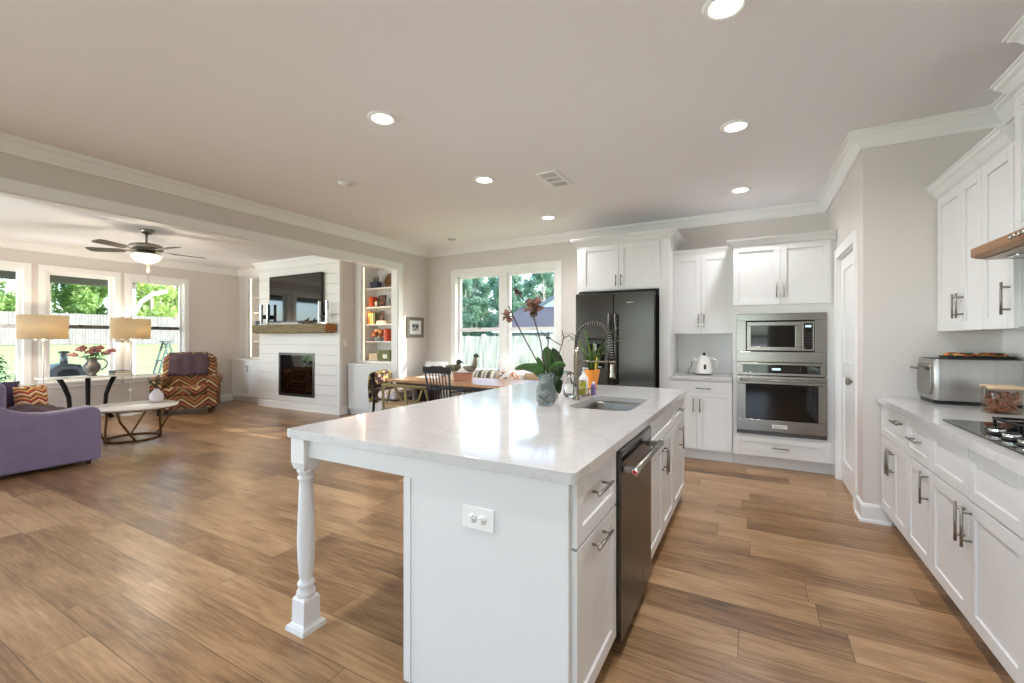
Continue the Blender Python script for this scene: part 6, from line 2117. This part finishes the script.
def duck(name, label, loc, rz, s_, neck, body_m, head_m):
    t = thing(name, label, 'duck figurine', loc, rz, 'duck figurines')
    b = MB()
    b.loft([[(x * s_, r * s_ * cos(2 * pi * k / 16), (0.085 + zc + r * 0.9 * sin(2 * pi * k / 16)) * s_) for k in range(16)]
            for x, r, zc in ((-0.20, 0.006, 0.045), (-0.17, 0.025, 0.035), (-0.12, 0.06, 0.012), (-0.05, 0.083, 0.0), (0.03, 0.085, 0.0), (0.09, 0.068, 0.008), (0.125, 0.04, 0.018), (0.14, 0.008, 0.02))])
    b.build('body', M[body_m], t)
    n0, n1 = Vector((0.085, 0, 0.12)) * s_, Vector((0.10 + 0.02 * neck, 0, 0.16 + 0.17 * neck)) * s_
    MB().tube([n0, n0.lerp(n1, 0.35) + Vector((0.012 * s_, 0, 0)), n0.lerp(n1, 0.75), n1], [0.075 * s_, 0.060 * s_, 0.046 * s_, 0.042 * s_], 12).build('neck', M[body_m], t)
    MB().ell(n1 + Vector((0.012, 0, 0.012)) * s_, (0.066 * s_, 0.050 * s_, 0.052 * s_), 14, 10).build('head', M[head_m], t)
    MB().tube([n1 + Vector((0.05, 0, 0.008)) * s_, n1 + Vector((0.085, 0, -0.004)) * s_, n1 + Vector((0.12, 0, -0.012)) * s_], [0.022 * s_, 0.018 * s_, 0.013 * s_], 10, 0.5).build('bill', M['bill'], t)
    for q in (-1, 1):
        b = MB()
        b.ell((-0.04 * s_, q * 0.075 * s_, 0.10 * s_), (0.10 * s_, 0.018 * s_, 0.05 * s_), 12, 8)
        b.build('wing', M[body_m], t)
    return t


duck('duck_figurine', 'tall necked grey goose figurine with a green head on the trough', (-3.405, 5.02, TZ + 0.108), R(14), 0.58, 1.30, 'duck_grey', 'duck_green')
duck('duck_figurine', 'short necked mottled duck figurine on the trough beside the tall goose', (-3.615, 4.925, TZ + 0.108), R(14), 0.66, 0.25, 'duck_body', 'duck_green')
t = thing('magazine', 'white magazine lying near the left end of the dining table', 'magazine', (-4.22, 5.12, TZ), R(8))
MB().box(-0.15, 0.15, -0.10, 0.10, 0.0, 0.006).build('pages', M['white_cloth'], t)
MB().box(-0.151, 0.151, -0.101, 0.101, 0.006, 0.0075).build('cover', M['mat_white'], t)
t = thing('salt_shaker', 'tiny grey shaker near the middle of the dining table', 'shaker', (-4.05, 5.28, TZ))
MB().lathe([(0, 0), (0.022, 0), (0.022, 0.02), (0.016, 0.05), (0, 0.052)], n=16).build('body', M['bluegrey'], t)
MB().lathe([(0, 0.05), (0.017, 0.05), (0.014, 0.066), (0, 0.07)], n=16).build('cap', M['steelh'], t)

# ================================================================== OUTSIDE


def lawn_z(x, y):
    z = -0.24
    if x < -14:
        z += (-14 - x) * 0.0575
    return z if x > -37 else -0.24 + 23 * 0.0575


g = MB()
g.grid(lambda u, v: (-62 + u * 92, -30 + v * 95, lawn_z(-62 + u * 92, 0) - (0.15 if -10.2 < -62 + u * 92 < 1.7 else 0)), 92, 12)
struct(g.build('ground_lawn', M['grass']))
struct(MB().box(-13.9, -10.09, -3.0, 7.5, -0.30, -0.12).build('ground_patio', M['concrete']))


def fence(name, label, axis, at, a0, a1, zb, h, mm, seed, post_at=2.4, side=-1, board=0.14):
    rnd = random.Random(seed)
    loc = (a0, at, zb) if axis == 'X' else (at, a0, zb)
    t = thing(name, label, 'fence', loc, 0 if axis == 'X' else R(90))
    L = a1 - a0
    b = MB()
    x = 0.0
    while x < L - 0.01:
        w = min(board, L - x)
        hh = h + rnd.uniform(-0.015, 0.015)
        y = rnd.uniform(-0.004, 0.004)
        g_ = rnd.uniform(0.004, 0.011)
        b.prism([(x + g_, 0.02), (x + w - 0.004, 0.02), (x + w - 0.004, hh - 0.03), (x + w - 0.03, hh), (x + 0.03, hh), (x + g_, hh - 0.03)], 'Y', y - 0.01, y + 0.01)
        x += board
    b.build('board_panel', M[mm], t)
    for z in (0.3, h / 2, h - 0.3):
        MB().box(0, L, side * 0.045 - 0.02, side * 0.045 + 0.02, z - 0.045, z + 0.045).build('rail', M[mm], t)
    k = 0.0
    while k <= L + 0.01:
        MB().box(k - 0.05, k + 0.05, side * 0.115 - 0.05, side * 0.115 + 0.05, 0, h + 0.06).build('post', M[mm], t)
        k += post_at
    return t


fence('wooden_fence', 'long grey board fence across the top of the sloping back lawn', 'Y', -35.0, -14.0, 34.0, 0.97, 1.85, 'fence_grey', 1, 3.0, 1)
fence('wooden_fence', 'pale weathered board fence outside the dining window', 'X', 12.0, -15.0, 2.0, -0.24, 1.66, 'fence_pale', 2, 2.43, 1)


def tree(label, x, y, z, h, crown_r, crown_z, n, size, mm, seed, trunk_r=0.16, lean=0.0, group='trees beyond the fences', name='leafy_tree', flat=1.0):
    rnd = random.Random(seed)
    t = thing(name, label, 'tree', (x, y, z), rnd.random() * 6, group)
    b = MB()
    b.tube([(0, 0, -0.2), (lean * 0.3, 0.05, h * 0.3), (lean * 0.7, -0.05, h * 0.6), (lean, 0, h * 0.9)], [trunk_r, trunk_r * 0.85, trunk_r * 0.6, trunk_r * 0.2], 8)
    for k in range(7):
        a = rnd.random() * 6.3
        z0 = h * rnd.uniform(0.35, 0.75)
        rr_ = crown_r * rnd.uniform(0.4, 0.8)
        b.tube([(lean * z0 / h, 0, z0), (lean * z0 / h + cos(a) * rr_ * 0.5, sin(a) * rr_ * 0.5, z0 + h * 0.06), (lean * z0 / h + cos(a) * rr_, sin(a) * rr_, z0 + h * 0.14)], [trunk_r * 0.4, trunk_r * 0.28, trunk_r * 0.1], 5)
    b.build('trunk', M['bark'], t)
    f = MB()
    clumps = []
    for k in range(26):
        a = rnd.random() * 2 * pi
        rr_ = crown_r * math.sqrt(rnd.random()) * 0.85
        zz_ = rnd.uniform(crown_z, h)
        sc = 1.0 - 0.55 * max(0, (zz_ - crown_z) / (h - crown_z) - 0.45)
        clumps.append(Vector((lean * zz_ / h + cos(a) * rr_ * sc, sin(a) * rr_ * sc, zz_)))
    vs, fs = [], []
    for k in range(n):
        c = clumps[k % len(clumps)]
        d = Vector((rnd.gauss(0, 1), rnd.gauss(0, 1), rnd.gauss(0, 0.75)))
        d = d.normalized() * crown_r * 0.36 * rnd.random() ** 0.4
        p = c + d
        q = Euler((rnd.gauss(0, 0.7), rnd.gauss(0, 0.7), rnd.random() * 6.3)).to_matrix()
        s = size * rnd.uniform(0.6, 1.3)
        i0 = len(vs)
        vs += [p + q @ Vector(w) for w in ((-s, 0, 0), (-s * 0.2, -s * 0.55, s * 0.12), (s, 0, 0), (-s * 0.2, s * 0.55, s * 0.12))]
        fs.append((i0, i0 + 1, i0 + 2, i0 + 3))
    f._add(vs, fs, False)
    fo = f.build('foliage', M[mm], t, recalc=False)
    fo['kind'] = 'stuff'
    return t


# light woods beyond the grey fence, seen through the living room windows
LT = [(-38.5, 5.0, 8.6, 2.2, 'fol_a'), (-38.8, 10.2, 9.4, 2.2, 'fol_b'), (-38.4, 15.4, 8.8, 2.2, 'fol_a'), (-38.7, 20.6, 9.4, 2.2, 'fol_b'), (-38.5, 25.8, 9.0, 2.2, 'fol_a'),
      (-44.6, 2.4, 11.0, 2.3, 'fol_b'), (-44.8, 7.6, 10.6, 2.2, 'fol_a'), (-44.4, 12.8, 11.2, 2.3, 'fol_b'), (-44.8, 18.0, 10.6, 2.2, 'fol_a'), (-44.5, 23.2, 11.2, 2.3, 'fol_b'), (-44.8, 28.4, 11.0, 2.3, 'fol_b')]
for i, (x, y, h, r, mm) in enumerate(LT):
    tree('pale green broadleaf tree beyond the grey fence' if mm == 'fol_a' else 'deeper green broadleaf tree beyond the grey fence', x, y, 1.1, h, r, 0.7, 8500, 0.155, mm, 20 + i, 0.17, (i % 3 - 1) * 0.2,
         group='pale trees beyond the grey fence' if mm == 'fol_a' else 'deep green trees beyond the grey fence')
for i, y in enumerate((7.4, 12.7, 17.9, 23.1, 28.0)):
    tree('low bushy tree growing between the taller trees beyond the grey fence', -41.3, y, 1.1, 5.6, 1.9, 0.4, 6500, 0.15, 'fol_b' if i % 2 else 'fol_a', 120 + i, 0.09, 0.0, group='low bushy trees beyond the grey fence')
# taller blue green woods beyond the pale fence
BT = [(-36, 44, 9.6, 2.3), (-30.8, 44.3, 9.2, 2.3), (-25.6, 43.8, 8.4, 2.3), (-20.4, 44.2, 9.0, 2.3), (-15.2, 44.5, 8.2, 2.3), (-38.6, 50.5, 10.4, 2.4),
      (-33.3, 50.6, 10.2, 2.4), (-28.0, 50.3, 9.4, 2.4), (-22.8, 50.6, 9.8, 2.4), (-17.6, 50.4, 9.2, 2.4), (-31, 57, 10.4, 2.6), (-25, 57, 10.0, 2.6), (-36.8, 57, 11, 2.6)]
for i, (x, y, h, r) in enumerate(BT):
    tree('blue green woodland tree beyond the pale fence outside the dining window', x, y, -0.2, h, r, 0.6, 8500, 0.185, 'fol_c', 60 + i, 0.18, (i % 3 - 1) * 0.15, group='woodland trees beyond the pale fence')

# neighbouring houses
t = thing('neighbour_house', 'low neighbouring house with a grey violet roof beyond the pale fence', 'house', (-10.5, 29.5, -0.24))
MB().box(-4.6, 4.6, -3.4, 3.4, 0, 2.2).build('wall', M['siding'], t)
b = MB()
b.prism([(-4.0, 2.05), (0, 3.75), (4.0, 2.05), (4.0, 2.2), (0, 3.92), (-4.0, 2.2)], 'X', -5.0, 5.0)
b.build('roof', M['roof'], t)
MB().box(-5.0, 5.0, -4.06, -3.98, 1.98, 2.22).build('fascia', M['trim'], t)
for x in (-2.6, 1.8):
    wf = MB().box(x - 0.5, x + 0.5, -3.46, -3.40, 0.7, 1.8).build('window', M['trim'], t)
    MB().box(x - 0.42, x + 0.42, -3.48, -3.46, 0.78, 1.72).build('pane', M['slot'], wf)
t = thing('neighbour_house', 'taller pale gabled house standing behind the low one with the violet roof', 'house', (-13.0, 39.5, -0.24))
MB().box(-5.6, 5.6, -3.0, 3.5, 0, 3.7).build('wall', M['white_cloth'], t)
MB().prism([(-5.6, 3.7), (5.6, 3.7), (0, 6.6)], 'Y', -3.0, 3.5).build('gable', M['white_cloth'], t)
MB().prism([(-6.2, 3.38), (0, 6.62), (6.2, 3.38), (6.2, 3.58), (0, 6.85), (-6.2, 3.58)], 'Y', -3.3, 3.8).build('roof', M['siding'], t)
wf = MB().box(-1.0, 1.0, -3.06, -3.0, 2.0, 3.3).build('window', M['trim'], t)
MB().box(-0.9, 0.9, -3.08, -3.06, 2.1, 3.2).build('pane', M['slot'], wf)

# porch over the patio
struct(MB().box(-13.75, -10.09, -3.0, 5.15, 2.78, 2.90).build('roof_porch', M['porch']))
struct(MB().box(-13.62, -13.42, -3.0, 5.10, 2.57, 2.78).build('beam_porch', M['porch']))
t = thing('porch_post', 'white porch post with a curved brace outside the third window', 'post', (-13.52, 5.02, -0.12))
MB().box(-0.07, 0.07, -0.07, 0.07, 0, 2.69).build('shaft', M['trim'], t, bevel=0.004)
MB().box(-0.10, 0.10, -0.10, 0.10, 0, 0.12).build('plinth', M['trim'], t, bevel=0.004)
MB().tube([(0.0, 0.05, 2.05), (0.0, 0.20, 2.38), (0.0, 0.45, 2.60), (0.0, 0.75, 2.69)], 0.05, 8).build('brace', M['trim'], t)
t = thing('porch_light', 'round porch lamp on the patio ceiling outside the first window', 'lamp', (-12.3, 2.72, 2.78))
MB().lathe([(0, 0), (0.10, 0), (0.10, -0.03), (0, -0.03)], n=20).build('base', M['iron'], t)
MB().lathe([(0, -0.03), (0.09, -0.03), (0.08, -0.09), (0, -0.12)], n=20).build('globe', M['bowl_glow'], t)

# patio things
PZ = -0.12
t = thing('patio_table', 'long low dark patio table outside the middle window', 'table', (-12.0, 3.65, PZ))
for k in range(5):
    MB().box(-0.35 + k * 0.142, -0.35 + k * 0.142 + 0.128, -0.75, 0.75, 0.56, 0.60).build('top_board', M['slot'], t, bevel=0.004)
for x in (-0.28, 0.28):
    for y in (-0.66, 0.66):
        MB().box(x - 0.035, x + 0.035, y - 0.035, y + 0.035, 0, 0.56).build('leg', M['slot'], t, bevel=0.003)
MB().box(-0.25, 0.25, -0.6, 0.6, 0.44, 0.50).build('underframe', M['slot'], t)
t = thing('pizza_oven', 'domed grey outdoor pizza oven with a chimney on the patio table', 'pizza oven', (-12.0, 3.38, PZ + 0.60))
prof = [(0.30 * cos(R(a)) , 0.10 + 0.26 * sin(R(a)) ** 0.8 if a not in (0, 180) else 0.10) for a in range(0, 181, 12)]
MB().prism([(0.30, 0.07)] + prof + [(-0.30, 0.07)], 'X', -0.24, 0.24, True).build('dome', M['oven_grey'], t, bevel=0.01)
MB().box(-0.28, 0.28, -0.34, 0.34, 0.05, 0.075).build('base_plate', M['slot'], t, bevel=0.004)
MB().prism([(-0.17, 0.08), (0.17, 0.08), (0.15, 0.20), (0.08, 0.25), (-0.08, 0.25), (-0.15, 0.20)], 'X', 0.24, 0.25).build('mouth', M['blackmatte'], t)
MB().lathe([(0, 0.33), (0.06, 0.33), (0.055, 0.55), (0.0, 0.56)], (0, 0, 0), 18).build('chimney', M['oven_grey'], t)
MB().lathe([(0, 0.56), (0.085, 0.56), (0.075, 0.60), (0, 0.61)], (0, 0, 0), 18).build('chimney_cap', M['slot'], t)
MB().tube([(0.25, -0.16, 0.30), (0.30, -0.16, 0.33), (0.30, 0.16, 0.33), (0.25, 0.16, 0.30)], 0.012, 8).build('handle', M['slot'], t)
for x in (-0.2, 0.2):
    for y in (-0.25, 0.25):
        MB().lathe([(0, 0), (0.028, 0), (0.02, 0.05), (0, 0.05)], (x, y, 0), 10).build('foot', M['slot'], t)

t = thing('step_ladder', 'sage green folding step ladder standing outside the third window', 'ladder', (-12.6, 5.30, PZ), R(-8))
for x in (-0.19, 0.19):
    MB().tube([(x, -0.28, 0), (x, 0.06, 1.38)], 0.024, 6, 0.6).build('front_rail', M['ladder_green'], t)
    MB().tube([(x * 0.9, 0.34, 0), (x * 0.9, 0.09, 1.34)], 0.018, 6, 0.6).build('rear_rail', M['ladder_green'], t)
for k in range(4):
    f_ = 0.2 + 0.235 * k
    y, z = -0.28 + 0.34 * f_, 1.38 * f_
    MB().box(-0.19, 0.19, y - 0.05, y + 0.07, z - 0.012, z + 0.012).build('step', M['ladder_green'], t, bevel=0.002)
MB().box(-0.21, 0.21, -0.02, 0.16, 1.37, 1.40).build('top_cap', M['ladder_green'], t, bevel=0.003)
MB().tube([(-0.17, 0.30, 0.22), (0.17, 0.30, 0.22)], 0.012, 6).build('rear_brace', M['ladder_green'], t)

t = thing('patio_chair', 'dark slatted patio chair outside the first window', 'chair', (-11.4, 2.56, PZ), R(-60))
MB().box(-0.23, 0.23, -0.23, 0.23, 0.40, 0.43).build('seat', M['slot'], t, bevel=0.004)
for sx in (-1, 1):
    MB().tube([(sx * 0.21, -0.21, 0), (sx * 0.21, -0.21, 0.42)], 0.018, 8).build('leg', M['slot'], t)
    MB().tube([(sx * 0.21, 0.22, 0), (sx * 0.21, 0.21, 0.42), (sx * 0.21, 0.30, 0.88)], 0.018, 8).build('leg', M['slot'], t)
for k in range(4):
    z = 0.52 + 0.10 * k
    MB().box(-0.21, 0.21, 0.225 + (z - 0.42) * 0.2, 0.245 + (z - 0.42) * 0.2, z - 0.03, z + 0.03).build('back_slat', M['slot'], t, bevel=0.003)
t = thing('patio_shrub', 'small leafy potted shrub outside the first window', 'shrub', (-12.2, 2.50, PZ))
MB().lathe([(0, 0), (0.16, 0), (0.20, 0.30), (0.18, 0.30), (0, 0.26)], n=22).build('pot', M['slot'], t)
MB().tube([(0, 0, 0.26), (0.02, 0.01, 0.6), (0.0, -0.02, 1.15)], [0.016, 0.012, 0.005], 7).build('stem', M['stem'], t)
rnd = random.Random(31)
b = MB()
for k in range(150):
    a, z_ = rnd.random() * 6.3, rnd.uniform(0.4, 1.15)
    r0 = rnd.uniform(0.02, 0.26) * (1.25 - z_ * 0.75)
    p = (cos(a) * r0, sin(a) * r0, z_)
    leaf_strip(b, [p, (p[0] + cos(a) * 0.05, p[1] + sin(a) * 0.05, z_ + 0.03), (p[0] + cos(a) * 0.10, p[1] + sin(a) * 0.10, z_ - 0.01)], 0.026, 0.1, 4)
fo = b.build('foliage', M['leaf'], t, recalc=False)
fo['kind'] = 'stuff'
